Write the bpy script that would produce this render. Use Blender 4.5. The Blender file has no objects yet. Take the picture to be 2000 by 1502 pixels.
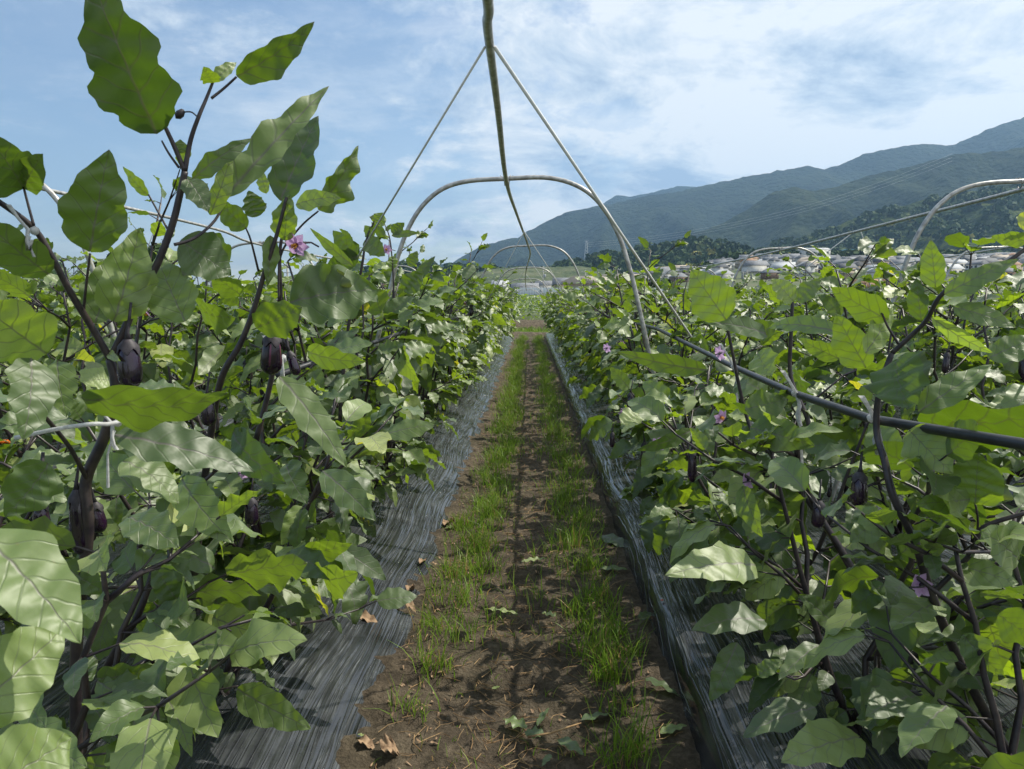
import bpy, math, random
import numpy as np
from mathutils import Vector, Matrix, noise as mnoise
R = math.radians
PI = math.pi
random.seed(7)
rng = np.random.default_rng(7)
sc = bpy.context.scene
col = sc.collection

# ------------------------------------------------------------ camera
CAMH = 1.45
F = 1430.0
HORZ = 578.0
VPX = 1035.0
cd = bpy.data.cameras.new('camera')
cd.sensor_width = 36.0
cd.lens = F / 2000 * 36
cd.clip_start = 0.02
cd.clip_end = 20000
cam = bpy.data.objects.new('camera', cd)
col.objects.link(cam)
PITCH = math.atan((751 - HORZ) / F)
YAW = math.atan((VPX - 1000) / F * math.cos(PITCH))
cam.location = (0, 0, CAMH)
cam.rotation_euler = (PI / 2 - PITCH, 0, YAW)
sc.camera = cam
cd.dof.use_dof = True
cd.dof.focus_distance = 6.0
cd.dof.aperture_fstop = 22.0
MR = cam.rotation_euler.to_matrix()
CP = Vector((0, 0, CAMH))

def ray(px, py):
    return (MR @ Vector(((px - 1000) / F, (751 - py) / F, -1))).normalized()
def at(px, py, Y):
    r = ray(px, py)
    return CP + r * (Y / r.y)
def atz(px, py, z=0.0):
    r = ray(px, py)
    return CP + r * ((z - CAMH) / r.z)

# ------------------------------------------------------------ sun and sky
SUN_EL = R(53)
SUN_AZ = R(66)        # measured from +Y towards +X
sd = Vector((math.sin(SUN_AZ) * math.cos(SUN_EL), math.cos(SUN_AZ) * math.cos(SUN_EL), math.sin(SUN_EL)))
sl = bpy.data.lights.new('sun', 'SUN')
sl.energy = 5.0
sl.angle = R(0.53)
sl.color = (1.0, 0.95, 0.82)
so = bpy.data.objects.new('sun', sl)
so.rotation_euler = sd.to_track_quat('Z', 'Y').to_euler()
col.objects.link(so)

w = bpy.data.worlds.new('World')
sc.world = w
w.use_nodes = True
nt = w.node_tree
nt.nodes.clear()
def N(tree, typ, **kw):
    n = tree.nodes.new(typ)
    for k, v in kw.items():
        if k.startswith('i_'):
            key = k[2:]
            n.inputs[int(key) if key.isdigit() else key.replace('_', ' ')].default_value = v
        else:
            setattr(n, k, v)
    return n
def mth(tree, op, a, b=None, clamp=False):
    n = tree.nodes.new('ShaderNodeMath')
    n.operation = op
    n.use_clamp = clamp
    for i, v in enumerate((a, b)):
        if v is None: continue
        if isinstance(v, (int, float)): n.inputs[i].default_value = v
        else: tree.links.new(v, n.inputs[i])
    return n.outputs[0]
def ramp(tree, fac, stops, interp='LINEAR'):
    n = tree.nodes.new('ShaderNodeValToRGB')
    n.color_ramp.interpolation = interp
    e = n.color_ramp.elements
    while len(e) < len(stops): e.new(0.5)
    for el, (p, c) in zip(e, stops):
        el.position = p
        el.color = (c if len(c) == 4 else (*c, 1)) if not isinstance(c, (int, float)) else (c, c, c, 1)
    tree.links.new(fac, n.inputs[0])
    return n.outputs[0]
def mixc(tree, fac, a, b, mode='MIX'):
    n = tree.nodes.new('ShaderNodeMix')
    n.data_type = 'RGBA'
    n.blend_type = mode
    for i, v in ((0, fac), (6, a), (7, b)):
        if isinstance(v, (int, float)): n.inputs[i].default_value = v
        elif isinstance(v, tuple): n.inputs[i].default_value = (*v[:3], 1)
        else: tree.links.new(v, n.inputs[i])
    return n.outputs[2]

sky = N(nt, 'ShaderNodeTexSky')
sky.sky_type = 'NISHITA'
sky.sun_disc = False
sky.sun_elevation = SUN_EL
sky.sun_rotation = SUN_AZ
sky.altitude = 100
sky.air_density = 1.15
sky.dust_density = 0.7
sky.ozone_density = 3.0
bg1 = N(nt, 'ShaderNodeBackground', i_Strength=0.115)
nt.links.new(sky.outputs[0], bg1.inputs[0])
geo = N(nt, 'ShaderNodeTexCoord')
sep = N(nt, 'ShaderNodeSeparateXYZ')
nt.links.new(geo.outputs['Generated'], sep.inputs[0])
den = mth(nt, 'ADD', mth(nt, 'MAXIMUM', sep.outputs[2], 0.0), 0.24)
cx = mth(nt, 'DIVIDE', sep.outputs[0], den)
cy = mth(nt, 'DIVIDE', sep.outputs[1], den)
cmb = N(nt, 'ShaderNodeCombineXYZ')
nt.links.new(cx, cmb.inputs[0]); nt.links.new(cy, cmb.inputs[1])
def cnoise(scale, detail, rough, dist, loc, sx=1.0, sy=1.0):
    mp = N(nt, 'ShaderNodeMapping')
    mp.inputs['Location'].default_value = loc
    mp.inputs['Scale'].default_value = (sx, sy, 1)
    nt.links.new(cmb.outputs[0], mp.inputs[0])
    n = N(nt, 'ShaderNodeTexNoise', i_Scale=scale, i_Detail=detail, i_Roughness=rough, i_Distortion=dist)
    nt.links.new(mp.outputs[0], n.inputs['Vector'])
    return n.outputs[0]
big = cnoise(0.95, 4, 0.5, 0.3, (3.1, 1.7, 0))
fine = cnoise(3.0, 13, 0.66, 0.2, (0.3, 5.2, 2), 1.0, 1.0)
wisp = cnoise(1.0, 9, 0.66, 0.9, (7.3, 2.2, 5), 0.8, 1.4)
# more cloud towards the right and overhead, as on the day
bias = mth(nt, 'MULTIPLY', mth(nt, 'ADD', mth(nt, 'MULTIPLY', sep.outputs[0], 0.55), mth(nt, 'MULTIPLY', sep.outputs[2], 0.75)), 0.42)
c1 = mth(nt, 'ADD', mth(nt, 'ADD', mth(nt, 'MULTIPLY', fine, 0.62), mth(nt, 'MULTIPLY', big, 0.42)), bias)
cum = ramp(nt, c1, [(0.465, 0.0), (0.575, 0.97)])
wi = ramp(nt, mth(nt, 'ADD', wisp, mth(nt, 'MULTIPLY', bias, 0.6)), [(0.40, 0.0), (0.68, 0.8)])
low = ramp(nt, sep.outputs[2], [(0.0, 0.45), (0.14, 0.18), (0.3, 0.0)])
cov = mth(nt, 'MAXIMUM', mth(nt, 'MAXIMUM', cum, wi), low, True)
shade = cnoise(2.6, 11, 0.64, 0.3, (1.3, 9.2, 2))
ccol = ramp(nt, mth(nt, 'ADD', shade, mth(nt, 'MULTIPLY', sep.outputs[0], 0.22)),
            [(0.38, (0.38, 0.50, 0.67)), (0.47, (0.62, 0.72, 0.83)), (0.57, (0.90, 0.94, 0.97))])
bg2 = N(nt, 'ShaderNodeBackground', i_Strength=0.92)
nt.links.new(ccol, bg2.inputs[0])
mx = N(nt, 'ShaderNodeMixShader')
nt.links.new(cov, mx.inputs[0]); nt.links.new(bg1.outputs[0], mx.inputs[1]); nt.links.new(bg2.outputs[0], mx.inputs[2])
wo = N(nt, 'ShaderNodeOutputWorld')
nt.links.new(mx.outputs[0], wo.inputs[0])

sc.view_settings.view_transform = 'Standard'
sc.view_settings.look = 'None'
sc.view_settings.exposure = 0.24
sc.view_settings.gamma = 1
sc.cycles.max_bounces = 8
sc.cycles.diffuse_bounces = 2
sc.cycles.transmission_bounces = 4
sc.cycles.transparent_max_bounces = 8
sc.cycles.volume_bounces = 0
sc.cycles.use_denoising = True

# ------------------------------------------------------------ materials
def newmat(name):
    m = bpy.data.materials.new(name)
    m.use_nodes = True
    m.node_tree.nodes.clear()
    return m, m.node_tree
def finish(t, sh, disp=None):
    o = N(t, 'ShaderNodeOutputMaterial')
    t.links.new(sh, o.inputs[0])
def tn(t, vec, scale, detail=4, rough=0.5, dist=0.0):
    n = N(t, 'ShaderNodeTexNoise', i_Scale=scale, i_Detail=detail, i_Roughness=rough, i_Distortion=dist)
    if vec is not None: t.links.new(vec, n.inputs['Vector'])
    return n.outputs[0]
def bump(t, h, strength, dist):
    b = N(t, 'ShaderNodeBump', i_Strength=strength, i_Distance=dist)
    t.links.new(h, b.inputs['Height'])
    return b.outputs[0]
def objco(t): return N(t, 'ShaderNodeTexCoord').outputs['Object']
def geopos(t): return N(t, 'ShaderNodeNewGeometry').outputs['Position']

def simple(name, c1, c2=None, scale=20, rough=0.6, metal=0.0, bmp=0.0, bdist=0.01, detail=5, lo=0.35, hi=0.65, spec=0.5):
    m, t = newmat(name)
    co = objco(t)
    n = tn(t, co, scale, detail, 0.6)
    p = N(t, 'ShaderNodeBsdfPrincipled', i_Roughness=rough, i_Metallic=metal)
    p.inputs['Specular IOR Level'].default_value = spec
    t.links.new(ramp(t, n, [(lo, c1), (hi, c2 or c1)]), p.inputs['Base Color'])
    if bmp: t.links.new(bump(t, n, bmp, bdist), p.inputs['Normal'])
    finish(t, p.outputs[0])
    return m

def leafmat(name, veins=True):
    m, t = newmat(name)
    uv = N(t, 'ShaderNodeUVMap').outputs[0]
    s = N(t, 'ShaderNodeSeparateXYZ'); t.links.new(uv, s.inputs[0])
    at_ = N(t, 'ShaderNodeAttribute', attribute_name='rnd')
    rnd = at_.outputs['Fac']
    co = objco(t)
    big = tn(t, co, 22, 3, 0.5)
    spot = tn(t, co, 90, 2, 0.6)
    top = ramp(t, rnd, [(0.0, (0.018, 0.038, 0.008)), (0.4, (0.046, 0.078, 0.016)), (0.68, (0.112, 0.155, 0.042)), (1.0, (0.24, 0.27, 0.09))])  # palest tones stand in for sunlit leaf tops
    top = mixc(t, ramp(t, big, [(0.35, 0.0), (0.7, 0.35)]), top, (0.075, 0.110, 0.032))
    und = mixc(t, 0.6, top, (0.065, 0.090, 0.034))  # pale leaves go darker underneath: canopy shade put into the colour
    gb = N(t, 'ShaderNodeNewGeometry').outputs['Backfacing']
    base = mixc(t, gb, top, und)
    trans = ramp(t, rnd, [(0.0, (0.026, 0.055, 0.002)), (0.5, (0.074, 0.116, 0.003)), (0.8, (0.128, 0.188, 0.004)), (0.96, (0.17, 0.25, 0.006)), (1.0, (0.32, 0.30, 0.01))])
    if veins:
        a = mth(t, 'ABSOLUTE', mth(t, 'SUBTRACT', s.outputs[0], 0.5))
        v = s.outputs[1]
        mw = mth(t, 'MULTIPLY', mth(t, 'SUBTRACT', 1.15, v), 0.017)
        mid = mth(t, 'SUBTRACT', 1.0, mth(t, 'DIVIDE', a, mw), True)
        wob = mth(t, 'MULTIPLY', mth(t, 'SUBTRACT', tn(t, co, 14, 2, 0.5), 0.5), 0.16)
        g = mth(t, 'FRACT', mth(t, 'MULTIPLY', mth(t, 'ADD', wob, mth(t, 'SUBTRACT', v, mth(t, 'MULTIPLY', a, 1.05))), 5.6))
        g = mth(t, 'ABSOLUTE', mth(t, 'SUBTRACT', g, 0.5))
        side = mth(t, 'SUBTRACT', 1.0, mth(t, 'DIVIDE', g, mth(t, 'ADD', 0.026, mth(t, 'MULTIPLY', mth(t, 'SUBTRACT', 0.32, a), 0.24))), True)
        side = mth(t, 'MULTIPLY', side, 1.0)
        vo = N(t, 'ShaderNodeTexVoronoi', feature='DISTANCE_TO_EDGE', i_Scale=26.0)
        t.links.new(uv, vo.inputs['Vector'])
        net = ramp(t, vo.outputs['Distance'], [(0.0, 0.20), (0.06, 0.0)])
        vein = mth(t, 'MAXIMUM', mth(t, 'MAXIMUM', mid, side), net, True)
        base = mixc(t, mth(t, 'MULTIPLY', vein, 0.30), base, (0.10, 0.11, 0.07))
        base = mixc(t, mth(t, 'MULTIPLY', mid, 0.6), base, (0.10, 0.07, 0.085))
        trans = mixc(t, mth(t, 'MULTIPLY', vein, 0.85), trans, (0.03, 0.035, 0.008))
        hgt = mth(t, 'SUBTRACT', tn(t, co, 38, 2, 0.5), mth(t, 'MULTIPLY', mth(t, 'MAXIMUM', mid, side), 0.28))
        # old leaves: dry brown blotches
        dry = mth(t, 'MULTIPLY', ramp(t, spot, [(0.70, 0.0), (0.76, 0.8)]), ramp(t, rnd, [(0.5, 0.0), (0.9, 1.0)]))
        base = mixc(t, dry, base, (0.16, 0.10, 0.04))
        bn = bump(t, hgt, 0.45, 0.003)
    else:
        bn = None
    p = N(t, 'ShaderNodeBsdfPrincipled', i_Roughness=0.50)
    p.inputs['Specular IOR Level'].default_value = 0.60
    p.inputs['Sheen Weight'].default_value = 0.05
    p.inputs['Sheen Roughness'].default_value = 0.5
    t.links.new(base, p.inputs['Base Color'])
    tr = N(t, 'ShaderNodeBsdfTranslucent')
    t.links.new(trans, tr.inputs[0])
    if bn is not None:
        t.links.new(bn, p.inputs['Normal']); t.links.new(bn, tr.inputs['Normal'])
    ad = N(t, 'ShaderNodeAddShader')
    t.links.new(p.outputs[0], ad.inputs[0]); t.links.new(tr.outputs[0], ad.inputs[1])
    finish(t, ad.outputs[0])
    return m

M = {}
M['leaf'] = leafmat('eggplant_leaf')
M['leaf_far'] = leafmat('eggplant_leaf_far', False)
M['stem'] = simple('purple_stem', (0.018, 0.013, 0.020), (0.055, 0.040, 0.038), 35, 0.42, bmp=0.3, bdist=0.002)
M['calyx'] = simple('dark_calyx', (0.016, 0.013, 0.018), (0.05, 0.04, 0.05), 90, 0.6, bmp=0.4, bdist=0.001)
M['pipe'] = simple('galvanised_steel', (0.26, 0.25, 0.235), (0.52, 0.51, 0.49), 30, 0.40, 0.4, bmp=0.15, bdist=0.001)
M['blackpipe'] = simple('dark_trellis_pipe', (0.012, 0.012, 0.016), (0.035, 0.035, 0.042), 24, 0.42, 0.1)
M['cord'] = simple('white_cord', (0.62, 0.62, 0.62), (0.75, 0.75, 0.74), 60, 0.5)
M['wire'] = simple('clamp_wire', (0.10, 0.09, 0.08), (0.3, 0.28, 0.26), 200, 0.4, 0.8)
M['dryleaf'] = simple('dry_leaf', (0.13, 0.075, 0.04), (0.36, 0.24, 0.145), 45, 0.85, bmp=0.6, bdist=0.004)
M['straw'] = simple('straw', (0.16, 0.085, 0.035), (0.38, 0.25, 0.12), 15, 0.8)
M['petalpink'] = simple('pink_fleck', (0.42, 0.11, 0.09), (0.5, 0.2, 0.15), 200, 0.5)
M['bark'] = simple('bark', (0.05, 0.035, 0.025), (0.12, 0.09, 0.06), 8, 0.9, bmp=0.5, bdist=0.03)

def fruitmat():
    m, t = newmat('eggplant_skin')
    co = objco(t)
    s = N(t, 'ShaderNodeSeparateXYZ'); t.links.new(co, s.inputs[0])
    c = ramp(t, tn(t, co, 14, 3), [(0.3, (0.008, 0.003, 0.012)), (0.7, (0.024, 0.007, 0.028))])
    p = N(t, 'ShaderNodeBsdfPrincipled', i_Roughness=0.16)
    p.inputs['Coat Weight'].default_value = 0.4
    t.links.new(c, p.inputs['Base Color'])
    finish(t, p.outputs[0]); return m
M['fruit'] = fruitmat()
def stripe():
    m, t = newmat('eggplant_skin_pink_stripe')
    co = objco(t)
    s = N(t, 'ShaderNodeSeparateXYZ'); t.links.new(co, s.inputs[0])
    an = mth(t, 'ARCTAN2', s.outputs[1], s.outputs[0])
    fr = mth(t, 'FRACT', mth(t, 'MULTIPLY', an, 0.8))
    st = ramp(t, mth(t, 'ABSOLUTE', mth(t, 'SUBTRACT', fr, 0.5)), [(0.03, 1.0), (0.10, 0.0)])
    zz = ramp(t, mth(t, 'MULTIPLY', s.outputs[2], -8.0), [(0.16, 0.0), (0.2, 1.0), (0.55, 0.5), (0.68, 0.0)])
    c = mixc(t, mth(t, 'MULTIPLY', st, zz), (0.010, 0.004, 0.012), (0.17, 0.035, 0.09))
    p = N(t, 'ShaderNodeBsdfPrincipled', i_Roughness=0.16)
    t.links.new(c, p.inputs['Base Color'])
    finish(t, p.outputs[0]); return m
M['fruit_stripe'] = stripe()

def petalmat(name, c, c2):
    m, t = newmat(name)
    co = objco(t)
    cc = ramp(t, tn(t, co, 120, 3), [(0.3, c), (0.7, c2)])
    d = N(t, 'ShaderNodeBsdfPrincipled', i_Roughness=0.6)
    tr = N(t, 'ShaderNodeBsdfTranslucent')
    t.links.new(cc, d.inputs['Base Color']); t.links.new(cc, tr.inputs[0])
    a = N(t, 'ShaderNodeMixShader'); a.inputs[0].default_value = 0.4
    t.links.new(d.outputs[0], a.inputs[1]); t.links.new(tr.outputs[0], a.inputs[2])
    finish(t, a.outputs[0]); return m
M['petal'] = petalmat('purple_petal', (0.50, 0.28, 0.55), (0.66, 0.46, 0.70))
M['anther'] = petalmat('yellow_anther', (0.75, 0.33, 0.03), (0.85, 0.5, 0.06))
M['tape'] = petalmat('clear_white_tape', (0.50, 0.50, 0.50), (0.78, 0.78, 0.78))
M['marigold'] = petalmat('marigold_petal', (0.8, 0.16, 0.01), (0.9, 0.27, 0.02))

def filmmat():
    m, t = newmat('black_mulch_film')
    co = geopos(t)
    warp = tn(t, co, 0.55, 1, 0.4)
    s = N(t, 'ShaderNodeSeparateXYZ'); t.links.new(co, s.inputs[0])
    # wrinkles run along the bed and fan out
    wx = mth(t, 'ADD', s.outputs[0], mth(t, 'MULTIPLY', mth(t, 'SUBTRACT', warp, 0.5), 0.22))
    cb = N(t, 'ShaderNodeCombineXYZ')
    t.links.new(mth(t, 'MULTIPLY', wx, 48), cb.inputs[0]); t.links.new(mth(t, 'MULTIPLY', s.outputs[1], 1.15), cb.inputs[1])
    st = tn(t, cb.outputs[0], 1.0, 2, 0.5, 0.15)
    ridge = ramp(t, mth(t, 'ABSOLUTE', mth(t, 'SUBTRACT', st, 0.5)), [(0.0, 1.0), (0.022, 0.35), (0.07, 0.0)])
    cb2 = N(t, 'ShaderNodeCombineXYZ')
    t.links.new(mth(t, 'MULTIPLY', wx, 16), cb2.inputs[0]); t.links.new(mth(t, 'MULTIPLY', s.outputs[1], 1.0), cb2.inputs[1])
    st2 = tn(t, cb2.outputs[0], 1.0, 2, 0.5, 0.1)
    h = mth(t, 'ADD', mth(t, 'ADD', mth(t, 'MULTIPLY', ridge, 0.35), mth(t, 'MULTIPLY', st2, 2.0)), mth(t, 'MULTIPLY', st, 0.5))
    dust_gleam = tn(t, co, 3.2, 6, 0.65)
    dd = mth(t, 'MULTIPLY', ramp(t, dust_gleam, [(0.38, 0.0), (0.64, 1.0)]), 0.55)  # dust patches, also brightened to stand in for sky reflection on the film
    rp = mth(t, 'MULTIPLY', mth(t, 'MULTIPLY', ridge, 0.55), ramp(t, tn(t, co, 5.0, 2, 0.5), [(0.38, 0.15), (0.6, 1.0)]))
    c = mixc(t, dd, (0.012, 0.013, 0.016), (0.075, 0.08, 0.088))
    c = mixc(t, rp, c, (0.22, 0.235, 0.25))  # sky gleam on the wrinkle ridges painted in as pale streaks
    p = N(t, 'ShaderNodeBsdfPrincipled')
    t.links.new(c, p.inputs['Base Color'])
    t.links.new(ramp(t, dust_gleam, [(0.3, 0.10), (0.7, 0.30)]), p.inputs['Roughness'])
    p.inputs['Specular IOR Level'].default_value = 0.75
    t.links.new(bump(t, h, 0.9, 0.014), p.inputs['Normal'])
    finish(t, p.outputs[0]); return m
M['film'] = filmmat()
M['filmprint'] = simple('blue_film_print', (0.03, 0.13, 0.26), (0.07, 0.22, 0.36), 300, 0.5)

def soilmat():
    m, t = newmat('moist_soil')
    co = geopos(t)
    a = tn(t, co, 9, 8, 0.65)
    b = tn(t, co, 60, 6, 0.7)
    c = tn(t, co, 1.3, 4, 0.6)
    k = ramp(t, mth(t, 'ADD', mth(t, 'MULTIPLY', a, 0.6), mth(t, 'MULTIPLY', b, 0.4)),
             [(0.32, (0.032, 0.025, 0.017)), (0.5, (0.105, 0.080, 0.055)), (0.64, (0.21, 0.165, 0.115))])
    k = mixc(t, ramp(t, c, [(0.45, 0.0), (0.7, 0.30)]), k, (0.045, 0.052, 0.018))
    p = N(t, 'ShaderNodeBsdfPrincipled', i_Roughness=0.85)
    p.inputs['Specular IOR Level'].default_value = 0.25
    t.links.new(k, p.inputs['Base Color'])
    t.links.new(bump(t, mth(t, 'ADD', a, mth(t, 'MULTIPLY', b, 0.6)), 1.0, 0.05), p.inputs['Normal'])
    finish(t, p.outputs[0]); return m
M['soil'] = soilmat()

def groundmat():
    m, t = newmat('field_ground')
    co = geopos(t)
    a = tn(t, co, 0.06, 5, 0.6); b = tn(t, co, 2.0, 6, 0.7)
    k = ramp(t, a, [(0.35, (0.05, 0.075, 0.022)), (0.55, (0.075, 0.10, 0.03)), (0.7, (0.13, 0.11, 0.07))])
    k = mixc(t, ramp(t, b, [(0.4, 0.0), (0.7, 0.5)]), k, (0.05, 0.06, 0.02))
    p = N(t, 'ShaderNodeBsdfPrincipled', i_Roughness=0.95)
    t.links.new(k, p.inputs['Base Color'])
    t.links.new(bump(t, b, 0.6, 0.1), p.inputs['Normal'])
    finish(t, p.outputs[0]); return m
M['ground'] = groundmat()

def grassmat():
    m, t = newmat('green_grass_blade')
    at_ = N(t, 'ShaderNodeAttribute', attribute_name='rnd').outputs['Fac']
    base = ramp(t, at_, [(0.0, (0.09, 0.18, 0.015)), (0.6, (0.20, 0.33, 0.03)), (0.86, (0.30, 0.40, 0.07)), (0.93, (0.36, 0.24, 0.09)), (1.0, (0.40, 0.26, 0.12))])
    p = N(t, 'ShaderNodeBsdfPrincipled', i_Roughness=0.45)
    p.inputs['Specular IOR Level'].default_value = 0.4
    t.links.new(base, p.inputs['Base Color'])
    tr = N(t, 'ShaderNodeBsdfTranslucent'); t.links.new(base, tr.inputs[0])
    a = N(t, 'ShaderNodeMixShader'); a.inputs[0].default_value = 0.45
    t.links.new(p.outputs[0], a.inputs[1]); t.links.new(tr.outputs[0], a.inputs[2])
    finish(t, a.outputs[0]); return m
M['grass'] = grassmat()

def forestmat(name, c1, c2, c3, sc1, sc2, bd):
    m, t = newmat(name)
    co = geopos(t)
    a = tn(t, co, sc1, 6, 0.6)
    vo = N(t, 'ShaderNodeTexVoronoi', i_Scale=sc2)
    t.links.new(co, vo.inputs['Vector'])
    f = tn(t, co, sc2 * 0.6, 5, 0.75)
    k = ramp(t, mth(t, 'ADD', mth(t, 'MULTIPLY', a, 0.55), mth(t, 'MULTIPLY', f, 0.45)), [(0.42, c1), (0.50, c2), (0.62, c3)])
    h = mth(t, 'SUBTRACT', mth(t, 'MULTIPLY', f, 2.2), vo.outputs['Distance'])
    p = N(t, 'ShaderNodeBsdfPrincipled', i_Roughness=0.95)
    p.inputs['Specular IOR Level'].default_value = 0.1
    t.links.new(k, p.inputs['Base Color'])
    t.links.new(bump(t, h, 1.0, bd), p.inputs['Normal'])
    finish(t, p.outputs[0]); return m
M['forest_far'] = forestmat('far_forest', (0.010, 0.020, 0.014), (0.018, 0.032, 0.018), (0.036, 0.052, 0.026), 0.006, 0.05, 14)
M['forest_mid'] = forestmat('mid_forest', (0.011, 0.022, 0.012), (0.022, 0.038, 0.016), (0.055, 0.070, 0.028), 0.008, 0.07, 10)
M['forest_near'] = forestmat('near_forest', (0.015, 0.03, 0.010), (0.035, 0.06, 0.015), (0.10, 0.12, 0.03), 0.012, 0.12, 6)
M['terrace'] = forestmat('terraced_slope', (0.045, 0.065, 0.035), (0.08, 0.10, 0.05), (0.14, 0.145, 0.09), 0.02, 0.2, 1.0)

def crownmat():
    m, t = newmat('tree_crown')
    r_ = N(t, 'ShaderNodeAttribute', attribute_name='rnd').outputs['Fac']
    k = ramp(t, r_, [(0.0, (0.020, 0.042, 0.014)), (0.5, (0.040, 0.072, 0.020)), (0.80, (0.075, 0.105, 0.03)), (0.90, (0.22, 0.21, 0.05)), (1.0, (0.30, 0.26, 0.07))])
    p = N(t, 'ShaderNodeBsdfPrincipled', i_Roughness=0.8)
    p.inputs['Specular IOR Level'].default_value = 0.2
    t.links.new(k, p.inputs['Base Color'])
    finish(t, p.outputs[0]); return m
M['crown'] = crownmat()

def roofmat(name, c1, c2):
    m, t = newmat(name)
    co = objco(t)
    wv = N(t, 'ShaderNodeTexWave', i_Scale=5.0, i_Distortion=0.4)
    wv.bands_direction = 'X'
    t.links.new(co, wv.inputs['Vector'])
    n = tn(t, co, 1.2, 5, 0.6)
    k = mixc(t, mth(t, 'MULTIPLY', wv.outputs[1], 0.35), ramp(t, n, [(0.3, c1), (0.7, c2)]), (c1[0] * .45, c1[1] * .45, c1[2] * .45))
    p = N(t, 'ShaderNodeBsdfPrincipled', i_Roughness=0.75)
    t.links.new(k, p.inputs['Base Color'])
    finish(t, p.outputs[0]); return m
M['roof_grey'] = roofmat('grey_roof_tiles', (0.10, 0.105, 0.12), (0.24, 0.25, 0.27))
M['roof_dark'] = roofmat('charcoal_roof_tiles', (0.06, 0.065, 0.075), (0.12, 0.125, 0.14))
M['roof_brown'] = roofmat('brown_roof_tiles', (0.22, 0.11, 0.06), (0.34, 0.18, 0.09))
M['roof_silver'] = roofmat('silver_sheet_roof', (0.34, 0.35, 0.37), (0.50, 0.51, 0.52))
M['roof_beige'] = roofmat('weathered_beige_roof', (0.30, 0.25, 0.20), (0.42, 0.35, 0.28))
M['wall_white'] = simple('white_render', (0.50, 0.49, 0.46), (0.64, 0.63, 0.60), 0.8, 0.8)
M['wall_beige'] = simple('beige_render', (0.38, 0.31, 0.23), (0.48, 0.40, 0.31), 0.8, 0.8)
M['wall_brown'] = simple('brown_timber', (0.14, 0.09, 0.06), (0.24, 0.16, 0.11), 1.5, 0.8)
M['wall_blue'] = simple('blue_panel', (0.10, 0.30, 0.42), (0.14, 0.38, 0.52), 0.8, 0.5)
M['glass'] = simple('dark_window', (0.02, 0.025, 0.03), (0.05, 0.06, 0.07), 0.6, 0.12)
M['concrete'] = simple('concrete', (0.30, 0.29, 0.27), (0.42, 0.41, 0.38), 6, 0.85)
M['steel'] = simple('painted_steel', (0.30, 0.32, 0.34), (0.42, 0.44, 0.46), 4, 0.5)
def fencemat():
    m, t = newmat('blue_grey_corrugated_sheet')
    co = objco(t)
    wv = N(t, 'ShaderNodeTexWave', i_Scale=2.2); wv.bands_direction = 'X'
    t.links.new(co, wv.inputs['Vector'])
    n = tn(t, co, 0.7, 5, 0.6)
    k = mixc(t, mth(t, 'MULTIPLY', wv.outputs[1], 0.35), ramp(t, n, [(0.3, (0.22, 0.27, 0.31)), (0.7, (0.32, 0.37, 0.40))]), (0.10, 0.15, 0.19))
    p = N(t, 'ShaderNodeBsdfPrincipled', i_Roughness=0.5)
    t.links.new(k, p.inputs['Base Color'])
    finish(t, p.outputs[0]); return m
M['fence'] = fencemat()

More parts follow.
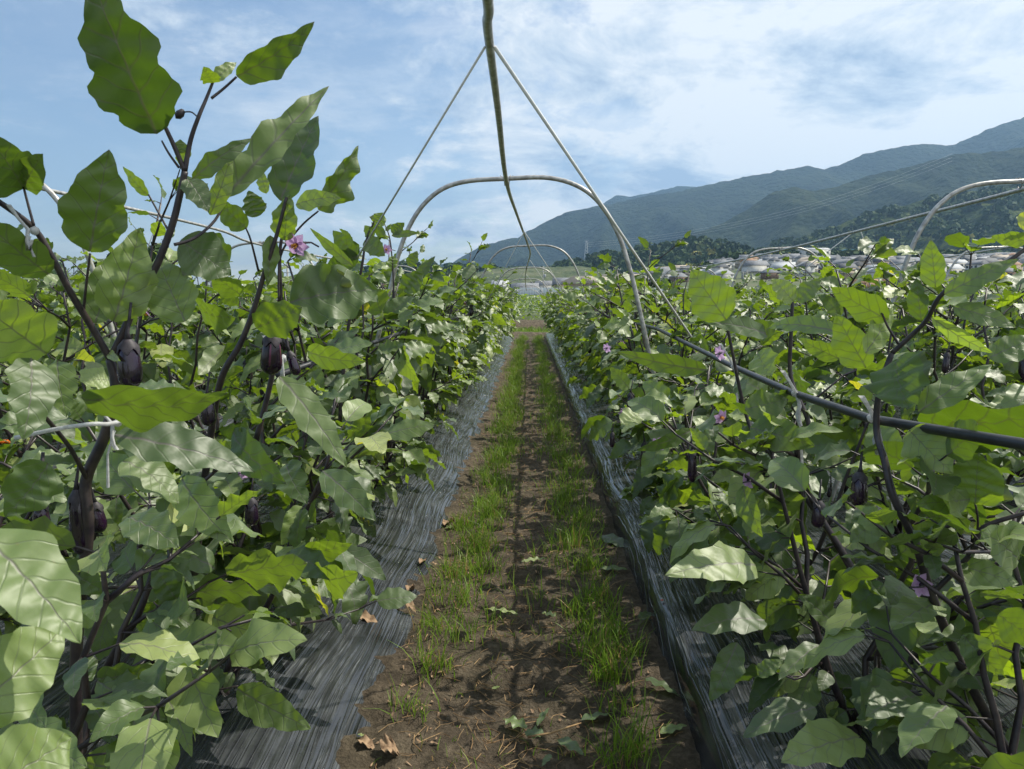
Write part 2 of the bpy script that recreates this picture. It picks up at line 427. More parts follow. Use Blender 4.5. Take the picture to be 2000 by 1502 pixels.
# ------------------------------------------------------------ mesh helpers
class MB:
    def __init__(s):
        s.V = []; s.F = []; s.U = []; s.Rn = []; s.n = 0; s.uv = False; s.rn = False
    def add(s, V, Fc, U=None, Rn=None):
        V = np.asarray(V, dtype=float).reshape(-1, 3)
        s.V.append(V)
        Fa = np.asarray(Fc, dtype=np.int64)
        s.F.append(Fa + s.n)
        k = len(V)
        if U is not None: s.uv = True
        if Rn is not None: s.rn = True
        s.U.append(np.zeros((k, 2)) if U is None else np.asarray(U).reshape(-1, 2))
        s.Rn.append(np.zeros(k) if Rn is None else np.broadcast_to(Rn, (k,)).astype(float))
        s.n += k
        return s
    def box(s, c, d, rz=0.0):
        cx_, cy_, cz_ = c; hx, hy, hz = d[0] / 2, d[1] / 2, d[2] / 2
        v = np.array([[x, y, z] for x in (-hx, hx) for y in (-hy, hy) for z in (-hz, hz)])
        if rz:
            ca, sa = math.cos(rz), math.sin(rz)
            v = np.stack([v[:, 0] * ca - v[:, 1] * sa, v[:, 0] * sa + v[:, 1] * ca, v[:, 2]], 1)
        v = v + np.array([cx_, cy_, cz_])
        s.add(v, [[0, 1, 3, 2], [4, 6, 7, 5], [0, 4, 5, 1], [2, 3, 7, 6], [0, 2, 6, 4], [1, 5, 7, 3]])
        return s
    def tube(s, pts, rad, sides=6, cap=True):
        P = [Vector(p) for p in pts]
        if isinstance(rad, (int, float)): rad = [rad] * len(P)
        vs = []; fs = []
        up = None
        for i, p in enumerate(P):
            d = (P[min(i + 1, len(P) - 1)] - P[max(i - 1, 0)])
            if d.length < 1e-9: d = Vector((0, 0, 1))
            d.normalize()
            if up is None:
                up = Vector((0, 0, 1)) if abs(d.z) < 0.9 else Vector((1, 0, 0))
            a = d.cross(up); 
            if a.length < 1e-6: a = d.orthogonal()
            a.normalize(); b = a.cross(d).normalized(); up = b
            for k in range(sides):
                an = 2 * PI * k / sides
                vs.append(tuple(p + (a * math.cos(an) + b * math.sin(an)) * rad[i]))
        for i in range(len(P) - 1):
            for k in range(sides):
                k2 = (k + 1) % sides
                fs.append([i * sides + k, i * sides + k2, (i + 1) * sides + k2, (i + 1) * sides + k])
        if cap:
            n0 = len(vs); vs.append(tuple(P[0])); vs.append(tuple(P[-1]))
            L = (len(P) - 1) * sides
            for k in range(sides):
                k2 = (k + 1) % sides
                fs.append([n0, k2, k, k]); fs.append([n0 + 1, L + k, L + k2, L + k2])
        s.add(vs, fs)
        return s
    def lathe(s, prof, sides=12, off=(0, 0, 0), wob=0.0):
        vs = []; fs = []
        for i, (r, z) in enumerate(prof):
            for k in range(sides):
                an = 2 * PI * k / sides
                rr = r * (1 + wob * math.sin(3 * an + i))
                vs.append((off[0] + rr * math.cos(an), off[1] + rr * math.sin(an), off[2] + z))
        for i in range(len(prof) - 1):
            for k in range(sides):
                k2 = (k + 1) % sides
                fs.append([i * sides + k, (i + 1) * sides + k, (i + 1) * sides + k2, i * sides + k2])
        s.add(vs, fs)
        return s
    def mesh(s, name, mat, smooth=False):
        V = np.concatenate(s.V); Fq = np.concatenate(s.F)
        me = bpy.data.meshes.new(name)
        tri = Fq[:, 2] == Fq[:, 3]
        q = Fq[~tri]; t3 = Fq[tri][:, :3]
        loops = np.concatenate([q.ravel(), t3.ravel()])
        starts = np.concatenate([np.arange(len(q)) * 4, len(q) * 4 + np.arange(len(t3)) * 3])
        tot = np.concatenate([np.full(len(q), 4), np.full(len(t3), 3)])
        me.vertices.add(len(V)); me.vertices.foreach_set('co', V.ravel())
        me.loops.add(len(loops)); me.loops.foreach_set('vertex_index', loops.astype(np.int32))
        me.polygons.add(len(starts)); me.polygons.foreach_set('loop_start', starts.astype(np.int32))
        me.polygons.foreach_set('loop_total', tot.astype(np.int32))
        me.update(calc_edges=True)
        if s.uv:
            U = np.concatenate(s.U)
            ul = me.uv_layers.new(name='UVMap')
            ul.data.foreach_set('uv', U[loops].ravel())
        if s.rn:
            a = me.attributes.new('rnd', 'FLOAT', 'POINT')
            a.data.foreach_set('value', np.concatenate(s.Rn))
        me.materials.append(mat)
        if smooth:
            me.polygons.foreach_set('use_smooth', np.ones(len(starts), dtype=bool))
        return me

def link(name, me, parent=None, loc=(0, 0, 0), rot=(0, 0, 0), scale=None):
    o = bpy.data.objects.new(name, me)
    col.objects.link(o)
    o.location = loc; o.rotation_euler = rot
    if scale is not None: o.scale = scale
    if parent is not None: o.parent = parent
    return o
def tag(o, label=None, cat=None, group=None, kind=None):
    if label: o['label'] = label
    if cat: o['category'] = cat
    if group: o['group'] = group
    if kind: o['kind'] = kind
    return o
def empty(name, loc, rz=0.0):
    o = bpy.data.objects.new(name, None)
    o.empty_display_size = 0.1
    col.objects.link(o); o.location = loc; o.rotation_euler = (0, 0, rz)
    return o
def copy_tree(o, parent=None):
    c = o.copy(); col.objects.link(c)
    if parent is not None: c.parent = parent
    for ch in list(o.children): copy_tree(ch, c)
    return c

# leaves, many at a time
def norm(a): return a / np.maximum(np.linalg.norm(a, axis=-1, keepdims=True), 1e-9)
def leaves(mb, base, d, n, L, W, nt_=9, nu=5, bend=None, fold=None, rip=None, rnd=None, lobes=0.12, rg=rng, wr=None):
    base = np.asarray(base, float).reshape(-1, 3); K = len(base)
    d = norm(np.asarray(d, float).reshape(-1, 3)); n = np.asarray(n, float).reshape(-1, 3)
    n = norm(n - (n * d).sum(1, keepdims=True) * d)
    s = np.cross(d, n)
    def arr(v, lo, hi): return rg.uniform(lo, hi, K) if v is None else np.broadcast_to(np.asarray(v, float), (K,))
    L = arr(L, 0, 1); W = arr(W, 0, 1)
    bend = arr(bend, 0.1, 1.3); fold = arr(fold, -0.1, 0.55); rip = arr(rip, 0.02, 0.10); rnd = arr(rnd, 0, 1)
    t = np.linspace(0, 1, nt_); u = np.linspace(-1, 1, nu)
    f = np.sin(PI * np.clip(t, 0, 1) ** 0.72) ** 0.82
    f = f / f.max(); f[0] = 0.05; f[-1] = 0.0
    T, Uu = np.meshgrid(t, u, indexing='ij')
    Fm = np.repeat(f[:, None], nu, 1)
    ph = rg.uniform(0, 6.28, (K, 1, 1)); ph2 = rg.uniform(0, 6.28, (K, 1, 1))
    k = rg.uniform(2.2, 3.4, (K, 1, 1))
    side = np.where(Uu > 0, 1.0, 0.0)[None]
    lob = 1 + lobes * np.sin(2 * PI * k * T[None] + ph + side * 1.7) * np.sin(PI * T[None]) ** 0.5 + lobes * 0.45 * np.sin(2 * PI * k * 2.3 * T[None] + ph2)
    asym = 1 + rg.uniform(-.12, .12, (K, 1, 1)) * np.sign(Uu)[None]
    Lk = L[:, None, None]; Wk = W[:, None, None]
    X = Uu[None] * Wk / 2 * Fm[None] * lob * asym
    B = np.where(np.abs(bend) < 1e-3, 1e-3, bend)[:, None, None]
    Yl = Lk * np.sin(B * T[None]) / B
    Z = -Lk * (1 - np.cos(B * T[None])) / B
    Z = Z + fold[:, None, None] * np.abs(X) * (1 - 0.4 * T[None])
    Z = Z + rip[:, None, None] * Wk * (np.abs(Uu)[None] ** 1.6) * np.sin(2 * PI * k * 1.15 * T[None] + ph2 + side * 2.1) * np.sin(PI * T[None]) ** 0.4
    Z = Z + 0.03 * Wk * np.sin(2 * PI * 5.5 * T[None] + np.abs(Uu)[None] * 3 + ph)*(1-np.abs(Uu)[None])
    tw = rg.uniform(-.5, .5, (K, 1, 1)) * T[None]
    X2 = X * np.cos(tw) - 0; Z = Z + X * np.sin(tw)
    P = base[:, None, None] + X2[..., None] * s[:, None, None] + Yl[..., None] * d[:, None, None] + Z[..., None] * n[:, None, None]
    UV = np.stack([X / Lk + 0.5, np.broadcast_to(T[None], X.shape)], -1)
    idx = np.arange(nt_ * nu).reshape(nt_, nu)
    fc = np.stack([idx[:-1, :-1], idx[:-1, 1:], idx[1:, 1:], idx[1:, :-1]], -1).reshape(-1, 4)
    Fc = (fc[None] + (np.arange(K) * nt_ * nu)[:, None, None]).reshape(-1, 4)
    mb.add(P.reshape(-1, 3), Fc, UV.reshape(-1, 2), np.repeat(rnd, nt_ * nu))

# ------------------------------------------------------------ terrain
def tz(x, y):
    """height of the land beyond the field: the town climbs towards the right"""
    az = x / np.maximum(y, 1.0)
    f = np.clip((az - 0.02) / 0.30, 0, 1); f = 0.18 + 0.82 * f * f * (3 - 2 * f)
    r = np.clip((y - 150) / 650.0, 0, 1.6)
    return 41.0 * r * f * np.where(az < 0, 0.5, 1)
yy = np.concatenate([np.linspace(-30, 120, 31), np.linspace(135, 900, 52), np.linspace(1000, 9000, 12)])
xx = np.concatenate([np.linspace(-9000, -700, 9), np.linspace(-600, 900, 101), np.linspace(1100, 9000, 9)])
GX, GY = np.meshgrid(xx, yy, indexing='ij')
GZ = tz(GX, GY) - 0.10
ix = np.arange(GX.size).reshape(GX.shape)
gf = np.stack([ix[:-1, :-1], ix[1:, :-1], ix[1:, 1:], ix[:-1, 1:]], -1).reshape(-1, 4)
tag(link('ground', MB().add(np.stack([GX, GY, GZ], -1).reshape(-1, 3), gf).mesh('ground', M['ground'], True)), kind='structure')

def nz(x, y, z=0.0): return mnoise.noise(Vector((x, y, z)))
def grid(name, xs, ys, fn, mat, smooth=True):
    A, Bv = np.meshgrid(xs, ys, indexing='ij')
    V = np.array([[fn_[0], fn_[1], fn_[2]] for fn_ in (fn(a, b) for a, b in zip(A.ravel(), Bv.ravel()))])
    ii = np.arange(A.size).reshape(A.shape)
    ff = np.stack([ii[:-1, :-1], ii[1:, :-1], ii[1:, 1:], ii[:-1, 1:]], -1).reshape(-1, 4)
    return link(name, MB().add(V, ff).mesh(name, mat, smooth))

FIELD_END = 26.0
EDGE = 0.53
def soil_h(x, y):
    h = 0.016 * nz(x * 3, y * 8, 1) + 0.02 * nz(x * 2.2, y * 2.4, 7) + 0.018 * nz(x * 12, y * 16, 3) + 0.010 * nz(x * 34, y * 38, 5)
    c = math.exp(-(x / 0.22) ** 2)
    h += c * (0.034 * nz(x * 1.5, y * 6.0, 11) - 0.015)
    h += 0.020 * max(0, abs(x) - 0.30) * 3
    return h + 0.01
ysn = []; y_ = 0.4
while y_ < FIELD_END + 0.5:
    ysn.append(y_); y_ += 0.016 + y_ * 0.006
tag(grid('path', np.linspace(-0.85, 0.85, 96), np.array(ysn), lambda x, y: (x, y, soil_h(x, y)), M['soil']), kind='structure')

# mulched beds: a thing each? they are the ground of the rows -> structure
def bed(name, x0, sgn, steep):
    """x0: path side edge; bed runs away from it in direction sgn, 2 m wide"""
    def f(u, y):
        e = 0.018 * nz(y * 2.1, 3.3 + x0, 0) + 0.010 * nz(y * 9, 1.3 + x0, 2)
        if steep:
            ks = [(0, -0.06), (0.0, 0.03), (0.035, 0.125), (0.075, 0.15), (0.22, 0.175), (0.6, 0.20), (1.4, 0.20), (1.78, 0.17), (1.94, 0.14), (1.975, 0.03), (1.98, -.12)]
        else:
            ks = [(0, -0.12), (0.01, 0.012), (0.08, 0.035), (0.22, 0.085), (0.42, 0.145), (0.7, 0.19), (1.3, 0.20), (1.6, 0.16), (1.8, .09), (1.95, 0.02), (1.98, -.12)]
        for (a, za), (b, zb) in zip(ks, ks[1:]):
            if u <= b or b == ks[-1][0]:
                k = 0 if b == a else (u - a) / (b - a)
                z = za + (zb - za) * min(1, k); break
        wgt = max(0, 1 - u / 0.3)
        x = x0 + sgn * (u + e * wgt)
        if u > 0.005:
            z += 0.006 * nz(u * 14, y * 1.3, 4) + 0.012 * nz(u * 2, y * 1.7, 8) + 0.012 * nz(u * 5, y * 5, 2) * max(0, 1 - u / .5)
        return (x, y, z)
    us = np.array([0, 0.006, 0.02, 0.035, 0.05, 0.075, 0.1, 0.13, 0.16, 0.19, 0.22, 0.26, 0.3, 0.34, 0.38, 0.42, 0.5, 0.58, 0.66, 0.75, 0.9, 1.1, 1.3, 1.45, 1.6, 1.7, 1.78, 1.88, 1.94, 1.97, 1.98])
    ys = []; y2 = -0.5
    while y2 < FIELD_END: ys.append(y2); y2 += 0.035 + max(0, y2) * 0.012
    ys.append(FIELD_END)
    return f, us, np.array(ys)
for x0, sg, stp in ((-.50, -1, False), (EDGE, 1, True)):
    f, us, ys = bed('b', x0, sg, stp)
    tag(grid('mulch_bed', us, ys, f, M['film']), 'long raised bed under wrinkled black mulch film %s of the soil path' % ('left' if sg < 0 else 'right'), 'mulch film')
    bedf = f
for k in range(1, 6):
    for sg in (-1, 1):
        x0 = sg * (EDGE + 3.05 * k)
        f, us, ys = bed('b', x0, sg, False)
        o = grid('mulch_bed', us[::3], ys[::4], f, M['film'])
        tag(o, 'black film bed %s over from the bed %s of the path' % (('one', 'two', 'three', 'four', 'five')[k - 1], 'left' if sg < 0 else 'right'), 'mulch film')

# printed lettering on the film left of the path
def film_text(txt, px, py, size, rot):
    cu = bpy.data.curves.new('lettering', 'FONT'); cu.body = txt; cu.size = size; cu.extrude = 0.0003
    o = bpy.data.objects.new('film_lettering', cu); col.objects.link(o)
    bpy.context.view_layer.update()
    dg = bpy.context.evaluated_depsgraph_get()
    me = bpy.data.meshes.new_from_object(o.evaluated_get(dg))
    bpy.data.objects.remove(o)
    me.materials.clear(); me.materials.append(M['filmprint'])
    p = atz(px, py, 0.19)
    u = abs(p.x + EDGE)
    o2 = link('film_lettering', me, None, (p.x, p.y, 0.208), (0, 0, rot))
    return o2
tag(film_text('SOTOIGC: L', 400, 1385, 0.032, R(80)), 'small pale blue printed letters beside the fallen shadow on the left film', 'lettering')
tag(film_text('LUROK', 316, 1490, 0.032, R(80)), 'short run of blue printed letters at the bottom left of the film', 'lettering')

# verge and banks at the end of the field
def bank(name, y0, y1, z0, mat, x0=-25, x1=25):
    xs = np.linspace(x0, x1, 60); ys = np.linspace(y0, y1, 7)
    def f(x, y):
        k = (y - y0) / (y1 - y0)
        return (x, y, -.09 + z0 * math.sin(PI * k) + 0.05 * nz(x * .8, y * 2, 3) * math.sin(PI * k))
    return tag(grid(name, xs, ys, f, mat), kind='structure')
bank('dirt_bank', 26.4, 27.8, 0.22, M['soil'])
bank('dirt_bank', 33.0, 35.5, 0.42, M['soil'])

# ------------------------------------------------------------ mountains
def ridge(name, prof, Yr, Yb, mat, nx=220, ny=60, amp=0.2, seed=0, zb=0, fr=260.0, small=8.0, powr=1.25):
    pts = [(at(px, py, Yr).x, at(px, py, Yr).z) for px, py in prof]
    X0, X1 = pts[0][0], pts[-1][0]
    px_ = np.array([p[0] for p in pts]); pz = np.array([p[1] for p in pts])
    xs = np.linspace(X0, X1, nx)
    s1 = np.linspace(0, 1, ny); s2 = np.linspace(1.04, 1.7, 10)
    V = []
    for x in xs:
        zr = float(np.interp(x, px_, pz))
        for s in list(s1) + list(s2):
            y = Yb + (Yr - Yb) * s
            if s <= 1: k = s ** powr
            else: k = max(0, 1 - (s - 1) * 1.1)
            m = 4 * s * (1 - s) if s < 1 else 0
            ridged = 1 - 2 * abs(nz(x / fr + 0.35 * s, y / (fr * 2.8), seed))
            z = zr * k + amp * zr * m * (ridged - 0.75) + m * small * 2 * nz(x / (fr * .22), y / (fr * .35), seed + 5)
            z += small * 0.5 * nz(x / 34.0, y / 34.0, seed + 3) * min(1, s * 4)
            z += small * 0.28 * nz(x / 13.0, y / 13.0, seed + 9) * min(1, s * 4)
            V.append((x, y, max(z, 0) * 1.0 + zb - 4 * (1 - min(1, s * 5))))
    n2 = len(s1) + len(s2)
    ii = np.arange(nx * n2).reshape(nx, n2)
    ff = np.stack([ii[:-1, :-1], ii[1:, :-1], ii[1:, 1:], ii[:-1, 1:]], -1).reshape(-1, 4)
    o = link(name, MB().add(V, ff).mesh(name, mat, True))
    tag(o, kind='structure')
    VV = np.array(V).reshape(nx, n2, 3)
    def hgt(x, s):
        i = min(nx - 1, max(0, int((x - X0) / (X1 - X0) * (nx - 1)))); j = int(s * (ny - 1))
        return VV[i, j]
    return hgt, X0, X1
ridge('mountain', [(860, 530), (980, 480), (1060, 447), (1120, 428), (1170, 402), (1205, 381), (1235, 384), (1270, 376), (1335, 362), (1400, 372), (1500, 380)], 4600, 3400, M['forest_far'], 120, 40, 0.15, 1, small=14)
ridge('mountain', [(700, 578), (790, 566), (862, 530), (905, 500), (940, 481), (985, 468), (1010, 464), (1060, 436), (1110, 413), (1160, 404), (1200, 397), (1260, 383), (1320, 375), (1400, 357), (1470, 343), (1530, 332), (1575, 324), (1612, 331), (1650, 318), (1690, 300), (1750, 288), (1800, 281), (1862, 284), (1905, 264), (1940, 248), (2000, 229), (2080, 215), (2200, 190), (2400, 190), (2700, 230)],
      3300, 1700, M['forest_far'], 300, 80, 0.32, 11, fr=300, small=12)
ridge('mountain', [(1040, 560), (1130, 533), (1200, 510), (1260, 490), (1330, 465), (1400, 441), (1450, 415), (1490, 388), (1515, 372), (1548, 366), (1590, 373), (1640, 362), (1700, 342), (1760, 330), (1820, 312), (1880, 300), (1950, 296), (2030, 280), (2200, 240), (2500, 220)],
      2000, 1050, M['forest_mid'], 260, 80, 0.30, 23, fr=190, small=9)
hD = ridge('hill', [(1380, 560), (1450, 525), (1530, 500), (1600, 480), (1660, 455), (1720, 436), (1780, 425), (1840, 410), (1900, 400), (1960, 388), (2030, 378), (2200, 350), (2500, 340)],
      1150, 700, M['forest_near'], 160, 50, 0.16, 31, fr=110, small=5, zb=20)
hE = ridge('hill', [(1020, 560), (1100, 532), (1180, 512), (1250, 500), (1310, 488), (1350, 480), (1400, 486), (1440, 498), (1500, 505), (1600, 512), (1700, 518), (1850, 515), (2100, 505)],
      900, 640, M['forest_near'], 150, 24, 0.10, 41, fr=90, small=4, zb=8)
hF = ridge('hill', [(480, 578), (600, 560), (680, 540), (735, 523), (800, 516), (860, 521), (930, 524), (1000, 530), (1080, 540), (1140, 552)],
      820, 560, M['forest_near'], 110, 20, 0.10, 51, fr=90, small=4)
hG = ridge('terraced_hill', [(830, 562), (900, 540), (960, 526), (1020, 520), (1080, 522), (1130, 519), (1190, 530), (1260, 541), (1340, 562)],
      640, 430, M['terrace'], 90, 30, 0.03, 61, fr=120, small=0.8)

# woods on the low hills: one mass nobody could count
def crowns(mb, P, rad, rn, q=34):
    K = len(P)
    dirs = norm(rng.normal(size=(K, q, 3))); dirs[..., 2] = np.abs(dirs[..., 2]) * 1.0 - 0.15
    r = rad[:, None, None] * rng.uniform(0.72, 1.08, (K, q, 1))
    C = P[:, None] + dirs * r * np.array([1, 1, 1.05])
    nrm = norm(dirs + rng.normal(scale=.45, size=(K, q, 3)))
    a = norm(np.cross(nrm, rng.normal(size=(K, q, 3)))); b = np.cross(nrm, a)
    sz = (rad[:, None, None] * rng.uniform(0.30, 0.52, (K, q, 1)))
    Q = np.stack([C + a * sz, C + b * sz * .8, C - a * sz, C - b * sz * .8], 2)
    Fc = np.arange(K * q * 4).reshape(-1, 4)
    rr = np.clip(rn[:, None] + rng.uniform(-.10, .10, (K, q)), 0, 1)
    mb.add(Q.reshape(-1, 3), Fc, None, np.repeat(rr.ravel(), 4))
wb = MB()
for (h, X0, X1), cnt, rmin, rmax in ((hD, 1500, 5, 9), (hE, 1100, 4.0, 7.5), (hF, 520, 4, 7)):
    P = []; rn = []
    for _ in range(cnt):
        x = random.uniform(X0, X1); s = random.random() ** 0.8
        v = h(x, s); P.append(v + np.array([random.uniform(-6, 6), random.uniform(-6, 6), 2.0]))
        b = nz(v[0] / 60, v[1] / 60, 77)
        rn.append(0.95 if b > 0.36 and random.random() < 0.6 else random.uniform(0.05, 0.75))
    crowns(wb, np.array(P), rng.uniform(rmin, rmax, cnt), np.array(rn), 30)
# tree line round the terraced hill and along the edge of the town
P = []; rn = []
for _ in range(260):
    x = random.uniform(-60, 110); y = random.uniform(420, 470)
    P.append((x, y, 2.0 + float(tz(np.array(x), np.array(y))))); rn.append(random.uniform(0.05, 0.6) if random.random() > .35 else 0.9)
crowns(wb, np.array(P), rng.uniform(2.5, 4.8, 260), np.array(rn), 30)
P = []; rn = []
for _ in range(150):
    x = random.uniform(150, 330); y = random.uniform(560, 592)
    P.append((x, y, 5.0 + float(tz(np.array(x), np.array(y))))); rn.append(random.uniform(0.05, 0.6) if random.random() > .2 else 0.9)
crowns(wb, np.array(P), rng.uniform(3.2, 5.2, 150), np.array(rn), 30)
tag(link('woods', wb.mesh('woods', M['crown'])), 'dark green woods with yellowish bamboo patches on the low hills behind the town', 'woods', kind='stuff')

# ------------------------------------------------------------ buildings
def hiproof(mb, w_, d_, z, h, o=0.6, gable=False):
    x, y = w_ / 2 + o, d_ / 2 + o
    r = x if gable else max(0.2, x - y * 0.8)
    t = 0.15
    v = [(-x, -y, z), (x, -y, z), (x, y, z), (-x, y, z), (-r, 0, z + h), (r, 0, z + h),
         (-x, -y, z - t), (x, -y, z - t), (x, y, z - t), (-x, y, z - t)]
    f = [[0, 1, 5, 4], [2, 3, 4, 5], [1, 2, 5, 5], [3, 0, 4, 4], [6, 7, 1, 0], [7, 8, 2, 1], [8, 9, 3, 2], [9, 6, 0, 3], [9, 8, 7, 6]]
    mb.add(v, f); return mb
def house(kind):
    o = empty('town_house', (0, 0, 0))
    roofm, wallm, storeys, gable = kind
    w_, d_ = random.uniform(8.5, 11), random.uniform(6, 8)
    h = 3.0 if storeys == 1 else 5.6
    link('wall', MB().box((0, 0, h / 2 - 0.5), (w_, d_, h + 1)).mesh('wall', wallm), o)
    link('roof', hiproof(MB(), w_, d_, h + .1, 2.5, 0.5, gable).mesh('roof', roofm), o)
    if storeys == 2:
        mb = MB(); hiproof(mb, w_ + 1.0, d_ + 1.4, 2.75, 0.7, 0.3, False)
        link('lower_roof', mb.mesh('lower_roof', roofm), o)
    for k in range(3):
        xw = -w_ / 2 + w_ * (k + 0.5) / 3
        link('window', MB().box((xw, -d_ / 2 - 0.03, h - 1.25), (1.9, 0.12, 1.2)).mesh('window', M['glass']), o)
    return o
kinds = [((M['roof_grey'], M['wall_white'], 2, True), 'grey tiled two-storey house with white walls in the hillside town', 'grey roofed white houses of the town'),
         ((M['roof_grey'], M['wall_brown'], 1, False), 'low house with grey tiled roof and brown walls in the hillside town', 'grey roofed brown houses of the town'),
         ((M['roof_dark'], M['wall_beige'], 2, True), 'house with charcoal gable roof and beige walls in the hillside town', 'charcoal gabled houses of the town'),
         ((M['roof_silver'], M['wall_white'], 1, True), 'low house with shiny silver gable roof in the hillside town', 'silver roofed houses of the town'),
         ((M['roof_brown'], M['wall_beige'], 2, False), 'house with reddish brown tiled roof in the hillside town', 'brown roofed houses of the town'),
         ((M['roof_beige'], M['wall_white'], 2, True), 'house with weathered beige roof and white walls in the hillside town', 'beige roofed houses of the town')]
protos = [house(k[0]) for k in kinds]
usedp = [False] * 6
cells = []
for y in np.arange(270, 740, 15.0):
    for x in np.arange(30, 560, 14.0):
        az = x / y
        pxx = VPX + az * F
        if pxx < 1240 or pxx > 2040: continue
        if y > 340 + (az - 0.12) * 1500: continue
        if random.random() < 0.25: continue
        cells.append((x + random.uniform(-4, 4), y + random.uniform(-4, 4)))
for x, y in ((-18, 260), (-34, 300), (-6, 330), (6, 280), (-52, 280), (-70, 320), (-120, 300), (-155, 330), (-90, 350)):
    cells.append((x, y))
random.shuffle(cells); cells = cells[:290]
for x, y in cells:
    k = random.choices(range(6), [34, 24, 14, 14, 6, 8])[0]
    o = protos[k] if not usedp[k] else copy_tree(protos[k])
    usedp[k] = True
    o.location = (x, y, float(tz(np.array(x), np.array(y))))
    o.rotation_euler = (0, 0, random.choice([0, PI / 2, PI, -PI / 2]) * random.choice([1, 1, 1]) + random.uniform(-.3, .3))
    o.scale = (random.uniform(.66, .88),) * 3
    tag(o, kinds[k][1], 'house', kinds[k][2])

def shed(px0, px1, ytop, Y, dep, wallm, roofm, label, name='warehouse', z0=0, gable=True, hroof=1.6, rz=0.0, nwin=4):
    x0 = at(px0, 578, Y).x; x1 = at(px1, 578, Y).x
    zt = at(1035, ytop, Y).z
    o = empty(name, ((x0 + x1) / 2, Y + dep / 2, z0), rz)
    ww = x1 - x0; hw = zt - hroof - z0
    link('wall', MB().box((0, 0, hw / 2 - .3), (ww, dep, hw + .6)).mesh('wall', wallm), o)
    link('roof', hiproof(MB(), ww, dep, hw + .05, hroof, 0.4, gable).mesh('roof', roofm), o)
    for k in range(nwin):
        link('window', MB().box((-ww / 2 + ww * (k + .5) / nwin, -dep / 2 - .04, hw * .6), (ww / nwin * .4, .12, hw * .22)).mesh('window', M['glass']), o)
    tag(o, label, 'building'); return o
shed(1128, 1185, 537, 150, 22, M['wall_beige'], M['roof_beige'], 'pinkish beige shed with shallow gable behind the blue fence', rz=R(18), nwin=2)
shed(1186, 1262, 534, 175, 18, M['wall_white'], M['roof_beige'], 'long pale building with beige roof right of the beige shed', nwin=6)
shed(1085, 1127, 541, 165, 16, M['wall_beige'], M['roof_grey'], 'low beige building with grey roof left of the beige shed', nwin=3)
shed(962, 988, 547, 140, 10, M['wall_white'], M['roof_silver'], 'small white gabled building with two windows left of the far hoops', 'house', nwin=2, hroof=1.2)
shed(1000, 1050, 552, 190, 12, M['wall_brown'], M['roof_grey'], 'grey roofed low building seen through the far hoops', 'house', nwin=3)
shed(1270, 1300, 528, 200, 12, M['wall_white'], M['roof_dark'], 'dark roofed white house beside the long pale building', 'house', nwin=2)
shed(1566, 1618, 484, 560, 14, M['wall_white'], M['roof_silver'], 'white hall with pale roof above the town at the wood edge', 'hall', z0=30, nwin=4)
shed(1654, 1678, 487, 600, 16, M['wall_blue'], M['wall_blue'], 'bright blue boxy building on the wooded slope above the town', 'hall', z0=31, nwin=2, hroof=.3)
shed(1683, 1702, 475, 600, 12, M['wall_white'], M['roof_silver'], 'narrow pale green tower block beside the blue building', 'hall', z0=30, nwin=2, hroof=.3)
shed(1748, 1790, 544, 130, 9, M['wall_beige'], M['roof_brown'], 'orange brown roofed building in front of the grey town', 'house', nwin=3, z0=0, hroof=1.5)
shed(1690, 1740, 545, 135, 9, M['wall_white'], M['roof_brown'], 'white walled house with brown roof left of the orange brown roof', 'house', nwin=3, z0=0, hroof=1.5)
shed(1500, 1560, 555, 140, 9, M['wall_white'], M['roof_grey'], 'low white walled house nearest the field on the right', 'house', nwin=3, z0=0, hroof=1.3)
shed(385, 440, 548, 90, 10, M['wall_white'], M['roof_silver'], 'pale house seen between the leaves on the left', 'house', nwin=2, hroof=1.3)
shed(820, 880, 545, 180, 10, M['wall_brown'], M['roof_grey'], 'grey roofed house left of the path behind the plants', 'house', nwin=3, hroof=1.6)
shed(-60, 170, 534, 38, 12, M['wall_beige'], M['roof_grey'], 'large grey tiled farmhouse roof at the far left edge', 'farmhouse', nwin=5, hroof=1.5)

def fence(px0, px1, ytop, Y, label):
    x0 = at(px0, 578, Y).x; x1 = at(px1, 578, Y).x; zt = at(1035, ytop, Y).z
    o = empty('sheet_fence', ((x0 + x1) / 2, Y, 0))
    nx_ = int((x1 - x0) / 0.12); xs = np.linspace(x0, x1, nx_) - (x0 + x1) / 2
    V = []
    for i, x in enumerate(xs):
        dy = 0.03 * (i % 2)
        V += [(x, dy, 0), (x, dy, zt), (x, dy + .02, zt), (x, dy + .02, 0)]
    Fc = []
    for i in range(nx_ - 1):
        a = 4 * i
        for k in range(4):
            Fc.append([a + k, a + 4 + k, a + 4 + (k + 1) % 4, a + (k + 1) % 4])
    link('sheet_panel', MB().add(V, Fc).mesh('sheet', M['fence']), o)
    for x in np.arange(xs[0], xs[-1], 2.4):
        link('post', MB().box((x, -.06, zt / 2), (.07, .07, zt + .1)).mesh('post', M['steel']), o)
    tag(o, label, 'fence')
fence(1010, 1310, 562, 72, 'blue grey corrugated sheet fence across the end of the field')
fence(930, 1008, 567, 74, 'shorter and lower pale blue sheet fence left of the far hoops')

